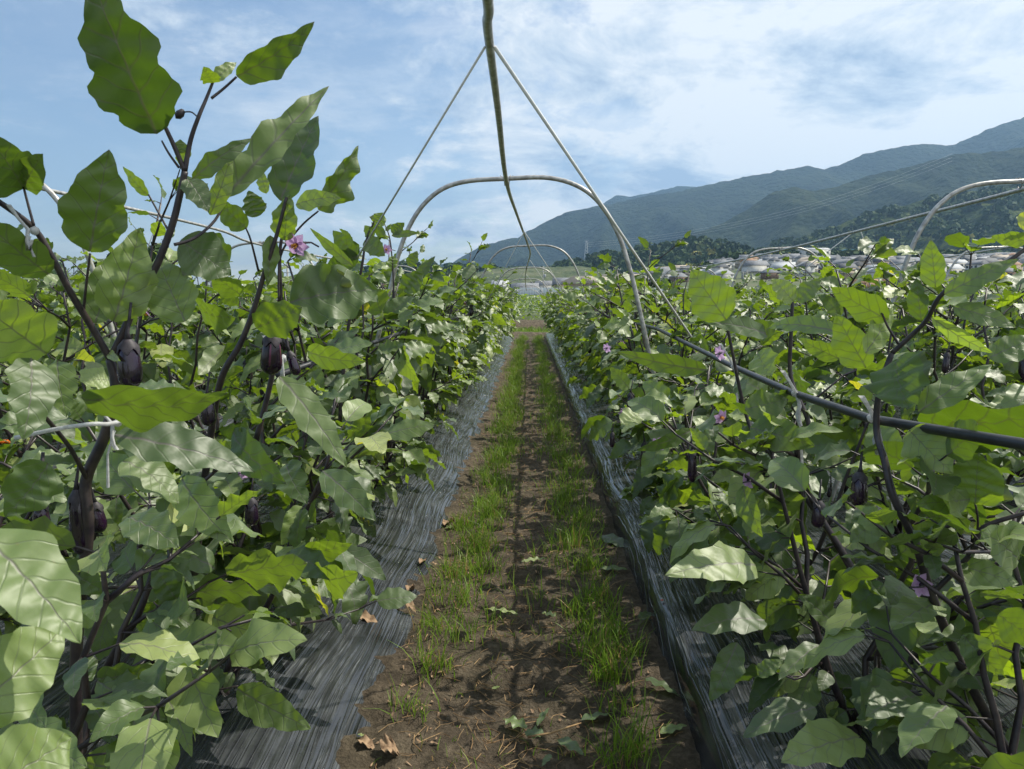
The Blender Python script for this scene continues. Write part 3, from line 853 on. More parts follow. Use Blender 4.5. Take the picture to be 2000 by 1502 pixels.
def pole(px, ytop, Y, label, lattice=False):
    p = at(px, 578, Y); zt = at(px, ytop, Y).z; zb = float(tz(np.array(p.x), np.array(Y)))
    o = empty('utility_pole', (p.x, Y, zb)); h = zt - zb
    link('shaft', MB().tube([(0, 0, -.5), (0, 0, h)], [.17, .10], 8).mesh('shaft', M['concrete']), o)
    for k, zz in enumerate((h - .4, h - 1.2)):
        link('crossarm', MB().box((0, -.12, zz), (1.8 - .4 * k, .09, .09)).mesh('crossarm', M['steel']), o)
    mb = MB()
    for xx_ in (-.75, -.3, .3, .75): mb.tube([(xx_, -.12, h - .35), (xx_, -.12, h - .12)], .05, 6)
    link('insulators', mb.mesh('insulators', M['wall_white']), o)
    link('transformer', MB().lathe([(0, h - 2.6), (.24, h - 2.6), (.26, h - 2.4), (.26, h - 1.9), (.2, h - 1.8), (0, h - 1.8)], 10, (.33, -.1, 0)).mesh('transformer', M['steel']), o)
    tag(o, label, 'utility pole')
pole(563, 512, 85, 'utility pole with crossarms against the sky between left leaves')
pole(1061, 520, 170, 'thin utility pole rising inside the second hoop')
pole(1143, 528, 160, 'utility pole beside the beige shed')
pole(1204, 523, 165, 'utility pole in front of the long pale building')
pole(1450, 530, 220, 'left of two close utility poles in front of the town')
pole(1458, 528, 225, 'right of two close utility poles in front of the town')

# pylon and wires on the mountain side
def pylon(px, ybase, ytop, Y, label):
    b = at(px, ybase, Y); t_ = at(px, ytop, Y); h = t_.z - b.z
    o = empty('power_pylon', (b.x, Y, b.z)); mb = MB(); wd = h * .11
    for sx in (-1, 1):
        for sy in (-1, 1):
            mb.tube([(sx * wd, sy * wd, -20), (sx * wd, sy * wd, 0), (sx * wd * .25, sy * wd * .25, h)], .35, 4)
    for k in range(6):
        a = k / 6; b2 = (k + 1) / 6
        wa = wd * (1 - .75 * a); wb_ = wd * (1 - .75 * b2)
        for sy in (-1, 1):
            mb.tube([(-wa, sy * wa, a * h), (wb_, sy * wb_, b2 * h)], .2, 4); mb.tube([(wa, sy * wa, a * h), (-wb_, sy * wb_, b2 * h)], .2, 4)
    link('lattice_tower', mb.mesh('tower', M['steel']), o)
    for zz in (.98, .84, .70):
        link('crossarm', MB().box((0, 0, h * zz), (h * .26, .6, .5)).mesh('arm', M['steel']), o)
    tag(o, label, 'pylon'); return o
pylon(1145, 505, 470, 1500, 'steel power pylon on the lower mountain slope above the beige sheds')
pylon(727, 560, 505, 900, 'grey lattice mast standing left of the mountain foot')
for k, (dy, dz) in enumerate(((0, 0), (0, 6), (0, 12))):
    a = at(1145, 474 + k * 4, 1500); b = at(1500, 420 + k * 5, 1350); c_ = at(1860, 300 + k * 7, 1300)
    pts = []
    for (p, q, sag) in ((a, b, 14), (b, c_, 16)):
        for i in range(17):
            s = i / 16; v = p.lerp(q, s); v.z -= sag * 4 * s * (1 - s) * .5; pts.append(v)
    org = pts[0].copy()
    tag(link('power_line', MB().tube([p - org for p in pts], 0.16, 4).mesh('wire', M['steel']), None, org), ('top', 'middle', 'lowest')[k] + ' of the three power lines crossing in front of the mountain', 'power line', 'power lines on the mountain')

# single trees at the left
def tree(px, ytop, Y, rad, label, tint):
    p = at(px, 578, Y); zt = at(px, ytop, Y).z
    o = empty('tree', (p.x, Y, 0))
    mb = MB().tube([(0, 0, -.2), (.1, 0, zt * .5), (0, .1, zt * .85)], [.28, .2, .06], 8)
    for k in range(7):
        a = k * 2.4; z = zt * (.4 + .07 * k); mb.tube([(0, 0, z), (math.cos(a) * rad * .5, math.sin(a) * rad * .5, z + rad * .3)], [.09, .03], 5)
    link('trunk', mb.mesh('trunk', M['bark'], True), o)
    c = MB(); K = 30
    P = np.stack([rng.normal(0, rad * .42, K), rng.normal(0, rad * .42, K), zt - rad * .55 + rng.uniform(-rad * 1.1, rad * .35, K)], 1)
    crowns(c, P, rng.uniform(.25, .42, K) * rad, rng.uniform(tint - .15, tint + .15, K), 60)
    link('crown', c.mesh('crown', M['crown']), o)
    tag(o, label, 'tree')
tree(278, 488, 34, 1.6, 'dark bushy evergreen tree poking above the plants at left', .25)
tree(250, 530, 36, 2.0, 'low round tree left of the dark evergreen', .5)
tree(600, 548, 60, 2.2, 'low tree right of the utility pole between left leaves', .3)
tree(905, 548, 95, 3.0, 'low dark tree behind the plants left of the path', .3)
tree(1288, 548, 90, 2.2, 'small dark tree at the right end of the blue fence', .3)

# ------------------------------------------------------------ hoops, ridge pipes, cords
HP = [(-0.99 + 0.14 - 0.25, -1.36), (745, 620), (762, 560), (779, 495), (800, 442), (829, 398), (868, 367), (918, 353), (990, 349), (1060, 347), (1110, 357), (1150, 379), (1181, 414), (1206, 460), (1225, 515), (1245, 590)]
def hoop_template():
    k = 4.4 / F
    pts = [((x - 990) * k, (349 - y) * k) for x, y in HP[1:]]
    (xa, za), (xb, zb) = pts[0], pts[1]
    zg = -2.12
    l = (xa + (xa - xb) / (za - zb) * (zg - za) * 0.9, zg)
    (xa, za), (xb, zb) = pts[-1], pts[-2]
    r_ = (xa + (xa - xb) / (za - zb) * (zg - za) * 0.9, zg)
    return [l] + pts + [r_]
HT = hoop_template()
def smooth_poly(pts, n=5):
    P = [Vector(p) for p in pts]; out = []
    for i in range(len(P) - 1):
        p0 = P[max(i - 1, 0)]; p1 = P[i]; p2 = P[i + 1]; p3 = P[min(i + 2, len(P) - 1)]
        for k in range(n):
            t = k / n
            out.append(0.5 * ((2 * p1) + (p2 - p0) * t + (2 * p0 - 5 * p1 + 4 * p2 - p3) * t * t + (3 * p1 - p0 - 3 * p2 + p3) * t ** 3))
    out.append(P[-1]); return out
def hoop(px, py, Y, label, ws=1.0, flip=1, rad=0.0135, group=None, tilt=0.0):
    a = at(px, py, Y)
    o = empty('trellis_hoop', (a.x, Y, 0))
    pts = [Vector((x * ws * flip, tilt * z, a.z + z)) for x, z in HT]
    pts[0].z = min(pts[0].z, .02); pts[-1].z = min(pts[-1].z, .02)
    link('hoop_pipe', MB().tube(smooth_poly(pts, 4), rad, 10).mesh('hoop_pipe', M['pipe'], True), o)
    mb = MB()
    for s in (-1, 1):
        c = Vector((s * .016, 0, a.z - .002)); ring = [c + Vector((s * .004 * math.sin(k), math.cos(k) * .021, math.sin(k) * .030 - .008)) for k in np.linspace(0, 5.6, 14)]
        mb.tube(ring, .0022, 5)
        mb.tube([ring[0], ring[0] + Vector((s * .012, -.008, .018)), ring[0] + Vector((s * .02, -.02, .028))], .0022, 5)
    link('wire_clamp', mb.mesh('wire_clamp', M['wire'], True), o)
    tag(o, label, 'hoop', group); return a
HPOS = [(990, 349, 4.4), (1033, 480, 10.5), (1028, 523, 16.3), (1026, 545, 22.0), (1027, 558, 28), (1028, 566, 34)]
ords = ['nearest', 'second', 'third', 'fourth', 'fifth', 'sixth']
tops = []
for k, (px, py, Y) in enumerate(HPOS):
    tops.append(hoop(px, py, Y, '%s grey steel hoop arching over the central soil path' % ords[k], 1.0 if k == 0 else 1.02, group='steel hoops over the central path'))
def rpipe(pts, label, rad=0.0125):
    org = Vector(pts[0]); q = [Vector(p) - org for p in pts]
    o = link('ridge_pipe', MB().tube(smooth_poly(q, 6), rad, 10).mesh('ridge_pipe', M['pipe'], True), None, org)
    tag(o, label, 'pipe')
dn = Vector((0, 0, -0.027))
rpipe([Vector((-0.12, -0.3, 2.09)), at(944, -60, 1.55), at(953, 60, 1.95), at(972, 210, 2.75), tops[0] + dn, at(1010, 420, 6.6), tops[1] + dn, at(1035, 500, 13.4), tops[2] + dn, tops[3] + dn, tops[4] + dn, tops[5] + dn],
      'long grey ridge pipe running overhead along the central path')
def cord(a, b, label, r=0.0035, group=None):
    a = Vector(a); b = Vector(b)
    o = link('brace_cord', MB().tube([Vector((0, 0, 0)), b - a], r, 6).mesh('cord', M['cord'], True), None, a)
    tag(o, label, 'cord', group)
cord(at(966, 92, 2.05), at(1350, 658, 3.3), 'white cord from the near ridge pipe down to the right trellis pipe', .0055)
cord(at(947, 92, 2.05), at(700, 500, 3.0), 'white cord from the near ridge pipe down to the left plants', .0038)
for k, (px, py, Y) in enumerate(((1024, 452, 7.6), (1035, 508, 13.6), (1027, 535, 19.5), (1028, 552, 25.0))):
    a = at(px, py, Y)
    for sg in (-1, 1):
        cord(a, (a.x + sg * .62 + .06, Y + 1.3, 1.2), 'thin white cord sloping %s from the ridge pipe after the %s hoop' % ('left' if sg < 0 else 'right', ords[k]), .004)
# hoops of the neighbouring paths
r1 = hoop(1997, 354, 4.4, 'nearest hoop of the line right of the path, at the right edge', .97)
r2 = hoop(1524, 485, 9.3, 'second hoop of the line right of the path', .88)
r3 = hoop(1345, 523, 15.2, 'third hoop of the line right of the path', 1.0)
r4 = hoop(1243, 543, 21.5, 'fourth hoop of the line right of the path', 1.0)
rpipe([Vector((2.95, -0.5, 2.14)), at(2150, 322, 3.8), r1 + dn + Vector((0, 0, -.02)), at(1760, 430, 6.2), r2 + dn, at(1420, 512, 12.0), r3 + dn, r4 + dn], 'grey ridge pipe sloping away on the right in front of the mountain')
a = at(1675, 452, 7.2)
cord(a + Vector((-.03, 0, 0)), (a.x - .62, 8.0, 1.40), 'left of two thin cords under the right ridge pipe', .0045)
cord(a + Vector((.03, 0, 0)), (a.x + .52, 7.6, 1.36), 'right of two thin cords under the right ridge pipe', .0045)
q1 = hoop(1945, 483, 10.2, 'nearest hoop of the second line to the right, low behind the right plants', 1.0)
q2 = hoop(1640, 528, 15.6, 'second hoop of the second line to the right, before the town', 1.0)
rpipe([at(2200, 440, 8), q1 + dn, at(1780, 512, 13), q2 + dn, at(1500, 548, 21)], 'thin ridge pipe of the second line to the right')
l1 = hoop(-105, 325, 3.7, 'nearest hoop of the line left of the path, cut by the left edge', .98)
l2 = hoop(512, 474, 8.2, 'second hoop of the line left of the path, behind tall stems', .9)
l3 = hoop(765, 520, 14.2, 'third hoop of the line left of the path', .95)
l4 = hoop(845, 540, 20.5, 'fourth hoop of the line left of the path', .95)
rpipe([Vector((-3.1, -.3, 2.1)), l1 + dn, at(75, 367, 4.6), at(420, 447, 7.0), l2 + dn, at(700, 514, 11.5), l3 + dn, l4 + dn], 'grey ridge pipe sloping away on the left behind the tall stems')
a = at(310, 428, 5.6)
cord(a, (a.x - .5, 6.0, 1.42), 'thin cord hanging from the left ridge pipe', .004)

# trellis pipes along the rows
def trellis(pts, label, rad=.0105):
    org = Vector(pts[0])
    o = link('trellis_pipe', MB().tube([Vector(p) - org for p in pts], rad, 10).mesh('trellis_pipe', M['blackpipe'], True), None, org)
    tag(o, label, 'pipe')
trellis([at(2250, 925, 1.0), at(2000, 868, 1.22), at(1700, 818, 1.68), at(1550, 768, 2.15), at(1430, 715, 2.8), (0.78, 4.5, 1.25), (.78, 14, 1.24), (.78, 25, 1.22)], 'dark trellis pipe tied along the right row, crossing the leaves')
trellis([(-.80, 2.3, 1.20), (-.80, 4.5, 1.22), (-.8, 25, 1.2)], 'dark trellis pipe tied along the left row among leaves')

# ------------------------------------------------------------ eggplants: fruit, flowers, plants
def fruit_meshes(L, Rr, striped=False):
    prof = [(0.0, 0), (Rr * .45, -.004), (Rr * .72, -L * .12), (Rr * .86, -L * .35), (Rr * 1.0, -L * .65), (Rr * .93, -L * .83), (Rr * .62, -L * .95), (Rr * .2, -L * .998), (0, -L)]
    a = MB().lathe(prof, 16).mesh('eggplant', M['fruit_stripe' if striped else 'fruit'], True)
    c = MB()
    c.tube([(0.012, 0, .085), (.006, 0, .05), (0, 0, .02), (0, 0, .004)], [.0028, .0034, .0045, Rr * .34], 8)
    n = 30; vs = []; fs = []
    zs = [(.30, .006), (.76, -L * .09), (.86, -L * .18)]
    for i, (r, z) in enumerate(zs):
        for k in range(n):
            an = 2 * PI * k / n; point = (math.cos(5 * an) * .5 + .5)
            zz = z if i < 2 else -L * (.13 + .15 * point)
            rr = (r + (.03 if i == 0 else .07)) * Rr * (1.0 if i < 2 else .93 + .06 * point)
            vs.append((rr * math.cos(an), rr * math.sin(an), zz))
    for i in range(2):
        for k in range(n):
            k2 = (k + 1) % n; fs.append([i * n + k, (i + 1) * n + k, (i + 1) * n + k2, i * n + k2])
    c.add(vs, fs)
    return a, c.mesh('calyx', M['calyx'], True)
FR = [fruit_meshes(.13, .024), fruit_meshes(.10, .026), fruit_meshes(.16, .024), fruit_meshes(.06, .014)]
FRS = fruit_meshes(.11, .030, True)
def flower_meshes():
    mb = MB(); n = 6
    for k in range(n):
        a = 2 * PI * k / n; ca, sa = math.cos(a), math.sin(a)
        loc = []
        for i, (r, wd, z) in enumerate(((.002, .004, 0), (.010, .010, .0015), (.019, .0075, .0), (.026, .0008, -.004))):
            for sgn in (-1, 0, 1):
                zz = z - (0.0015 if sgn == 0 else 0)
                x, y = r, sgn * wd; loc.append((x * ca - y * sa, x * sa + y * ca, zz))
        f = []
        for i in range(3):
            for j in range(2): f.append([i * 3 + j, i * 3 + j + 1, (i + 1) * 3 + j + 1, (i + 1) * 3 + j])
        mb.add(loc, f)
    p = mb.mesh('petals', M['petal'], True)
    an = MB()
    for k in range(5):
        a = 2 * PI * k / 5; an.tube([(.002 * math.cos(a), .002 * math.sin(a), 0), (.0045 * math.cos(a), .0045 * math.sin(a), .009), (.003 * math.cos(a), .003 * math.sin(a), .013)], [.0014, .0019, .0006], 5)
    st = MB().tube([(0, 0, -.001), (.004, 0, -.012), (.02, 0, -.022), (.04, 0, -.014)], [.005, .003, .0018, .0018], 6)
    return p, an.mesh('anthers', M['anther'], True), st.mesh('flower_stalk', M['calyx'], True)
FL = flower_meshes()
def add_fruit(parent, p, k, sc_=1.0, rot=(0, 0, 0), striped=False, label=None):
    a, c = FRS if striped else FR[k]; sc_ *= .88
    sc_ *= .88; f = link('eggplant', a, parent, p, rot, (sc_,) * 3); link('calyx', c, f)
    if label: f['label'] = label
    return f
def add_flower(parent, p, rot, sc_=1.0):
    f = link('flower', FL[0], parent, p, rot, (sc_,) * 3)
    link('anthers', FL[1], f); link('flower_stalk', FL[2], f)
    return f

def plant_proto(seed, H, spread, nleaf, tall=0, near=True):
    rg = np.random.default_rng(seed); rd = random.Random(seed)
    st = MB(); nodes = []
    ns = rd.choice([4, 5])
    a0 = rd.uniform(0, 6.28)
    for i in range(ns):
        a = a0 + 2 * PI * i / ns + rd.uniform(-.4, .4)
        h = H * rd.uniform(.86, 1.02) + (rd.uniform(.15, .35) if i < tall else 0)
        sp = spread * rd.uniform(.55, .9)
        pts = []
        w1, w2 = rd.uniform(-.03, .03), rd.uniform(-.03, .03)
        for k in range(10):
            s = k / 9; kink = .012 * (1 if k % 2 else -1)
            pts.append(Vector((math.cos(a) * sp * s ** .85 + w1 * math.sin(5 * s) + kink * math.sin(a), math.sin(a) * sp * s ** .85 + w2 * math.sin(6 * s) - kink * math.cos(a), .05 + h * s)))
        st.tube(pts, [.011 * (1 - .62 * k / 9) for k in range(10)], 7)
        for k in range(1, 10):
            nodes.append((pts[k], a + rd.uniform(-1.2, 1.2), k / 9, 0))
        for k in (2, 3, 4, 5, 6, 7, 8):
            if rd.random() < .25: continue
            b = a + rd.uniform(-1.9, 1.9); ln = rd.uniform(.14, .34)
            q = [pts[k]]; up = rd.uniform(.25, 1.0) if k > 3 else rd.uniform(-.1, .6)
            for j in range(1, 4):
                q.append(pts[k] + Vector((math.cos(b) * ln * j / 3, math.sin(b) * ln * j / 3, up * ln * j / 3 + .01 * (j % 2))))
            st.tube(q, [.006, .005, .004, .0025], 5)
            for j in (1, 2, 3): nodes.append((q[j], b + rd.uniform(-.9, .9), k / 9, 1))
    B = []; D = []; Nn = []; Ls = []; bend = []
    per = nleaf / len(nodes)
    for (p, b, s, tw) in nodes:
        c = int(per) + (1 if rd.random() < per - int(per) else 0)
        for _ in range(c):
            bb = b + rd.uniform(-1.3, 1.3)
            topness = p.z / H
            el = rd.uniform(-.95, .35) if topness < .8 else rd.uniform(-.2, 1.15)
            L = rd.uniform(.075, .20) if topness < .85 else rd.uniform(.05, .16)
            if topness < .3: L *= .8
            pet = L * rd.uniform(.25, .55)
            ph = Vector((math.cos(bb), math.sin(bb), el * .6 + .35)).normalized()
            bp = p + ph * pet
            st.tube([p, p + ph * pet * .6, bp], [.0028, .0022, .0018], 4, False)
            d = Vector((math.cos(bb), math.sin(bb), el)).normalized()
            nn = Vector((rd.gauss(0, .55), rd.gauss(0, .55), 1)) + Vector((math.cos(bb), math.sin(bb), 0)) * .25
            B.append(bp); D.append(d); Nn.append(nn); Ls.append(L); bend.append(rd.uniform(0.05, 1.25))
    Ls = np.array(Ls); K = len(Ls)
    fm = MB()
    leaves(fm, np.array(B), np.array(D), np.array(Nn), Ls, Ls * rg.uniform(.44, .68, K), 15, 7, bend=bend, rnd=np.clip(rg.normal(.48, .22, K), 0, 1), lobes=.075, rip=rg.uniform(.03, .14, K), rg=rg)
    o = empty('eggplant_plant', (0, 0, 0))
    link('stems', st.mesh('stems', M['stem'], True), o)
    link('foliage', fm.mesh('foliage', M['leaf'], True), o)
    outer = [n for n in nodes if .25 < n[2] < .85 and n[3] == 1]
    rd.shuffle(outer)
    for k, n in enumerate(outer[:rd.choice([2, 3, 4])]):
        add_fruit(o, n[0] + Vector((0, 0, -.085)), rd.randrange(4), rd.uniform(.8, 1.1), (rd.uniform(-.15, .15), rd.uniform(-.15, .15), rd.uniform(0, 6)))
    for n in outer[5:5 + rd.choice([0, 1, 2])]:
        add_flower(o, n[0] + Vector((.0, 0, -.01)) , (rd.uniform(1.6, 2.6), 0, rd.uniform(0, 6)))
    return o

PR = [plant_proto(100 + i, h, s, n, tall) for i, (h, s, n, tall) in enumerate(
    [(1.30, .50, 230, 0), (1.36, .52, 240, 0), (1.24, .48, 225, 0), (1.38, .50, 245, 1), (1.30, .54, 245, 0), (1.36, .48, 235, 1), (1.26, .52, 230, 0), (1.33, .50, 240, 0)])]
LOW = [plant_proto(200 + i, h, .46, 225, 0) for i, h in enumerate((.92, .98, .86))]
prused = set()
def put(proto, x, y, rz, s, label, group):
    if id(proto) in prused: o = copy_tree(proto)
    else: o = proto; prused.add(id(proto))
    o.location = (x, y, .14); o.rotation_euler = (0, 0, rz); o.scale = (s, s, s)
    tag(o, label, 'eggplant plant', group); return o

rows = []
for sg in (-1, 1):
    for j, xr in enumerate((0.98, 2.02, 4.10, 5.05, 7.15, 8.10, 10.2, 11.15, 13.25, 14.2)):
        rows.append((sg, j, sg * xr))
spots = []
for sg, j, x in rows:
    y = 1.35 if j == 0 else 1.7
    while y < FIELD_END - .3:
        ax = VPX + x / y * F
        if -260 < ax < 2260: spots.append((math.hypot(x, y) * (1 if j < 2 else 1.25), sg, j, x + random.uniform(-.06, .06), y + random.uniform(-.12, .12)))
        y += .74
spots.sort(key=lambda q: q[0])
rname = {0: 'row beside the path', 1: 'second row', 2: 'third row', 3: 'fourth row', 4: 'fifth row', 5: 'sixth row', 6: 'far outer rows', 7: 'far outer rows', 8: 'far outer rows', 9: 'far outer rows'}
indiv = spots[:276]; rest = spots[276:]
cnt = {}
ORD = 'first second third fourth fifth sixth seventh eighth ninth tenth eleventh twelfth thirteenth fourteenth fifteenth sixteenth seventeenth eighteenth nineteenth twentieth'.split()
ORD += ['twenty-' + q for q in ORD[:9]] + ['thirtieth'] + ['thirty-' + q for q in ORD[:9]]
for _, sg, j, x, y in indiv:
    side = 'left' if sg < 0 else 'right'
    zone = 'before the nearest hoop' if y < 4.4 else 'between nearest and second hoop' if y < 10.5 else 'between second and third hoop' if y < 16.3 else 'beyond the third hoop'
    g = '%s of the path, %s, %s' % (side, rname[j], zone)
    if j <= 1:
        i_ = cnt.get((sg, j), 0); cnt[(sg, j)] = i_ + 1
        lab = '%s leafy eggplant plant from the camera in the %s %s of the path' % (ORD[i_], ('first row', 'second row')[j], side)
    else:
        lab = 'leafy eggplant plant, %s on the %s, %s' % (rname[j], side, zone)
    pr = random.choice(LOW) if (y < 3.5 and j == 0) or (j == 1 and y < 2.4) else random.choice(PR)
    s = random.uniform(.93, 1.06) * (1.0 if sg > 0 or y < 3 else 1.05)
    put(pr, x, y, random.uniform(0, 6.28), s, lab, g)
for p in PR + LOW:
    if id(p) not in prused: bpy.data.objects.remove(p)

# the remaining plants of the field and of the fields beyond: one mass
K = 0; B = []; 
rs = [(x, y) for _, _, _, x, y in rest]
for sg in (-1, 1):
    for xr in np.arange(16.3, 34, 1.5):
        for y in np.arange(max(6, xr / .75), 26, .8): rs.append((sg * xr, y))
for xr in np.concatenate([np.arange(-40, 46, 1.5), [-.9, .9]]):
    if abs(xr) < .55: continue
    for y in np.arange(28.5, 62, 1.1):
        if 33 < y < 35.5: continue
        rs.append((xr, y))
for y in np.arange(37, 62, 1.0): rs.append((random.uniform(-.4, .4), y))
rs = np.array(rs); npl = len(rs); q = 30
off = rng.normal(0, 1, (npl, q, 3)) * np.array([.32, .34, 0]); zz = .35 + 1.12 * rng.uniform(0, 1, (npl, q)) ** .6
B = np.concatenate([rs[:, None] + off[..., :2], zz[..., None]], -1).reshape(-1, 3)
an = rng.uniform(0, 6.28, len(B)); el = rng.uniform(-.5, .8, len(B))
D = np.stack([np.cos(an), np.sin(an), el], -1)
Nn = np.stack([rng.normal(0, .4, len(B)), rng.normal(0, .4, len(B)), np.ones(len(B))], -1)
Ls = rng.uniform(.13, .25, len(B))
fm = MB(); leaves(fm, B, D, Nn, Ls, Ls * .68, 4, 3, rnd=np.clip(rng.normal(.5, .2, len(B)), 0, 1))
tag(link('distant_crop', fm.mesh('distant_crop', M['leaf_far'], True)), 'mass of eggplant foliage filling the far rows and the fields behind', 'crop', kind='stuff')

# ------------------------------------------------------------ the near plants, modelled leaf by leaf
def hero_leaf(root, b, t, wpx, roll=0.0, bend=.25, fold=.12, rnd=.45, rip=.06, lob=.085, label=None, seed=None):
    """b, t: (px, py, Y) of blade base and tip; wpx: apparent full width in photo pixels at the mean distance"""
    P = at(*b); Q = at(*t); org = Vector(root.location)
    Ym = (b[2] + t[2]) / 2
    d = Q - P; L = d.length * (1 + bend * bend / 24)
    view = ((P + Q) / 2 - CP).normalized()
    s0 = d.cross(view).normalized(); n0 = s0.cross(d).normalized()
    if n0.dot(view) > 0: n0 = -n0
    n = n0 * math.cos(roll) + s0 * math.sin(roll)
    W = wpx / F * Ym / max(.25, abs(math.cos(roll)))
    dd = d.normalized()
    # the blade bends away from its start direction: aim a little above the chord
    n_ = n
    ddir = (dd * math.cos(bend / 2) + n_ * math.sin(bend / 2)).normalized()
    mb = MB()
    rg = np.random.default_rng(seed if seed is not None else int(abs(b[0] * 7 + b[1] * 13 + t[0])) + 5)
    leaves(mb, [P - org], [ddir], [n_], [L], [W], 27, 13, bend=[bend], fold=[fold], rip=[rip], rnd=[rnd], lobes=lob, rg=rg)
    o = link('leaf', mb.mesh('leaf', M['leaf'], True), root)
    if label: o['label'] = label
    return o
def stem_px(root, pts, r0, r1, name='stem', sides=9):
    org = Vector(root.location)
    P = smooth_poly([at(*p) - org for p in pts], 5); n = len(P)
    return link(name, MB().tube(P, [r0 + (r1 - r0) * i / (n - 1) for i in range(n)], sides).mesh(name, M['stem'], True), root)
def hero(x, y, label, name='eggplant_plant'):
    o = empty(name, (x, y, .15)); tag(o, label, 'eggplant plant'); return o

# left front plant with the tall bare stem
h1 = hero(-.92, 1.22, 'tall near eggplant plant whose dark stem rises against the sky at upper left')
stem_px(h1, [(150, 1500, 1.25), (150, 1250, 1.22), (172, 1040, 1.2), (168, 940, 1.2), (205, 850, 1.2), (226, 760, 1.2), (216, 702, 1.2)], .011, .008)
stem_px(h1, [(216, 702, 1.2), (245, 640, 1.2), (270, 575, 1.2), (305, 520, 1.2), (336, 440, 1.2), (350, 385, 1.2), (361, 335, 1.2)], .0068, .0052)
stem_px(h1, [(361, 335, 1.2), (372, 275, 1.2), (388, 228, 1.2), (402, 195, 1.21), (416, 160, 1.22)], .0042, .0022)
stem_px(h1, [(361, 335, 1.2), (340, 285, 1.19), (318, 238, 1.18), (303, 205, 1.17)], .0042, .0026)
stem_px(h1, [(350, 328, 1.2), (330, 300, 1.19), (316, 275, 1.19)], .0022, .0014, 'petiole')
stem_px(h1, [(413, 192, 1.21), (438, 172, 1.22), (462, 150, 1.22)], .0024, .0018, 'petiole')
stem_px(h1, [(216, 702, 1.2), (180, 640, 1.18), (140, 575, 1.15), (95, 490, 1.12), (60, 440, 1.1), (-20, 382, 1.05)], .0062, .0040)
stem_px(h1, [(340, 478, 1.2), (380, 465, 1.22), (420, 430, 1.25), (440, 388, 1.27)], .0028, .0022, 'petiole')
stem_px(h1, [(334, 460, 1.2), (315, 425, 1.2), (290, 380, 1.2)], .0020, .0014, 'petiole')
stem_px(h1, [(163, 610, 1.17), (168, 560, 1.16), (176, 495, 1.15)], .0024, .0018, 'petiole')
stem_px(h1, [(66, 440, 1.1), (55, 400, 1.1), (46, 365, 1.1)], .0022, .0016, 'petiole')
stem_px(h1, [(172, 940, 1.2), (140, 880, 1.15), (110, 840, 1.1), (75, 800, 1.05)], .004, .003)
hero_leaf(h1, (306, 260, 1.18), (172, -60, 1.04), 138, roll=.2, bend=.4, fold=.28, rnd=.1, rip=.06, lob=.15, seed=3)
hero_leaf(h1, (462, 148, 1.22), (614, 42, 1.25), 66, roll=-.55, bend=.55, fold=.5, rnd=.35, lob=.08, seed=5)
hero_leaf(h1, (416, 162, 1.22), (398, 130, 1.18), 34, rnd=.75, roll=.3, bend=.6)
hero_leaf(h1, (418, 160, 1.22), (462, 122, 1.25), 22, rnd=.75, roll=.5, bend=.6)
hero_leaf(h1, (176, 492, 1.15), (213, 292, 1.12), 112, roll=.15, bend=.4, rnd=.38, lob=.07, seed=13)
hero_leaf(h1, (46, 368, 1.1), (-25, 262, 1.0), 100, roll=-.2, bend=.5, rnd=.3, seed=15)
hero_leaf(h1, (46, 368, 1.1), (84, 300, 1.05), 60, roll=.2, bend=.5, rnd=.3, seed=16)
hero_leaf(h1, (96, 535, 1.13), (-50, 415, 1.0), 78, roll=.3, bend=.5, rnd=.5, seed=17)
hero_leaf(h1, (440, 386, 1.27), (643, 168, 1.38), 60, roll=.25, bend=.35, fold=.3, rnd=.55, rip=.1, lob=.16, seed=21)
hero_leaf(h1, (376, 350, 1.22), (492, 270, 1.25), 34, roll=.3, bend=.9, rnd=.3, lob=.16)
hero_leaf(h1, (410, 420, 1.24), (452, 300, 1.24), 36, roll=-.3, bend=.5, rnd=.8)
hero_leaf(h1, (366, 350, 1.2), (408, 415, 1.18), 46, roll=.4, bend=.6, rnd=.2)
hero_leaf(h1, (290, 382, 1.2), (240, 325, 1.2), 24, roll=.6, bend=.4, rnd=.6)
hero_leaf(h1, (354, 300, 1.2), (352, 272, 1.2), 26, rnd=.4)
hero_leaf(h1, (222, 628, 1.18), (272, 445, 1.2), 96, roll=-.3, bend=.35, fold=.4, rnd=.7, seed=27)
hero_leaf(h1, (186, 632, 1.18), (232, 498, 1.22), 70, roll=.3, bend=.35, rnd=.5, seed=28)
hero_leaf(h1, (362, 628, 1.22), (306, 500, 1.25), 92, roll=.25, bend=.4, rnd=.55, seed=29)
hero_leaf(h1, (352, 470, 1.25), (452, 538, 1.3), 96, roll=.2, bend=.3, rnd=.18, seed=30)
hero_leaf(h1, (90, 690, 1.08), (-70, 570, .95), 130, roll=.1, bend=.4, rnd=.85, seed=31)
hero_leaf(h1, (60, 700, 1.05), (45, 860, .98), 92, roll=.35, bend=.7, rnd=.3, seed=32)
hero_leaf(h1, (112, 706, 1.1), (130, 815, 1.06), 60, roll=-.3, bend=.6, rnd=.6, seed=33)
hero_leaf(h1, (160, 775, 1.0), (444, 768, 1.08), 84, roll=-1.0, bend=.8, fold=.05, rnd=.42, rip=.05, lob=.08, seed=34)
hero_leaf(h1, (212, 742, 1.02), (155, 745, .98), 70, roll=-.4, bend=.5, rnd=.8, seed=35)
hero_leaf(h1, (224, 850, 1.15), (498, 922, 1.22), 84, roll=.5, bend=.55, fold=.1, rnd=.15, seed=36)
hero_leaf(h1, (210, 690, 1.2), (236, 706, 1.15), 18, rnd=.9)
hero_leaf(h1, (95, 905, 1.05), (10, 1010, 1.0), 96, roll=.5, bend=.5, rnd=.35, seed=37)
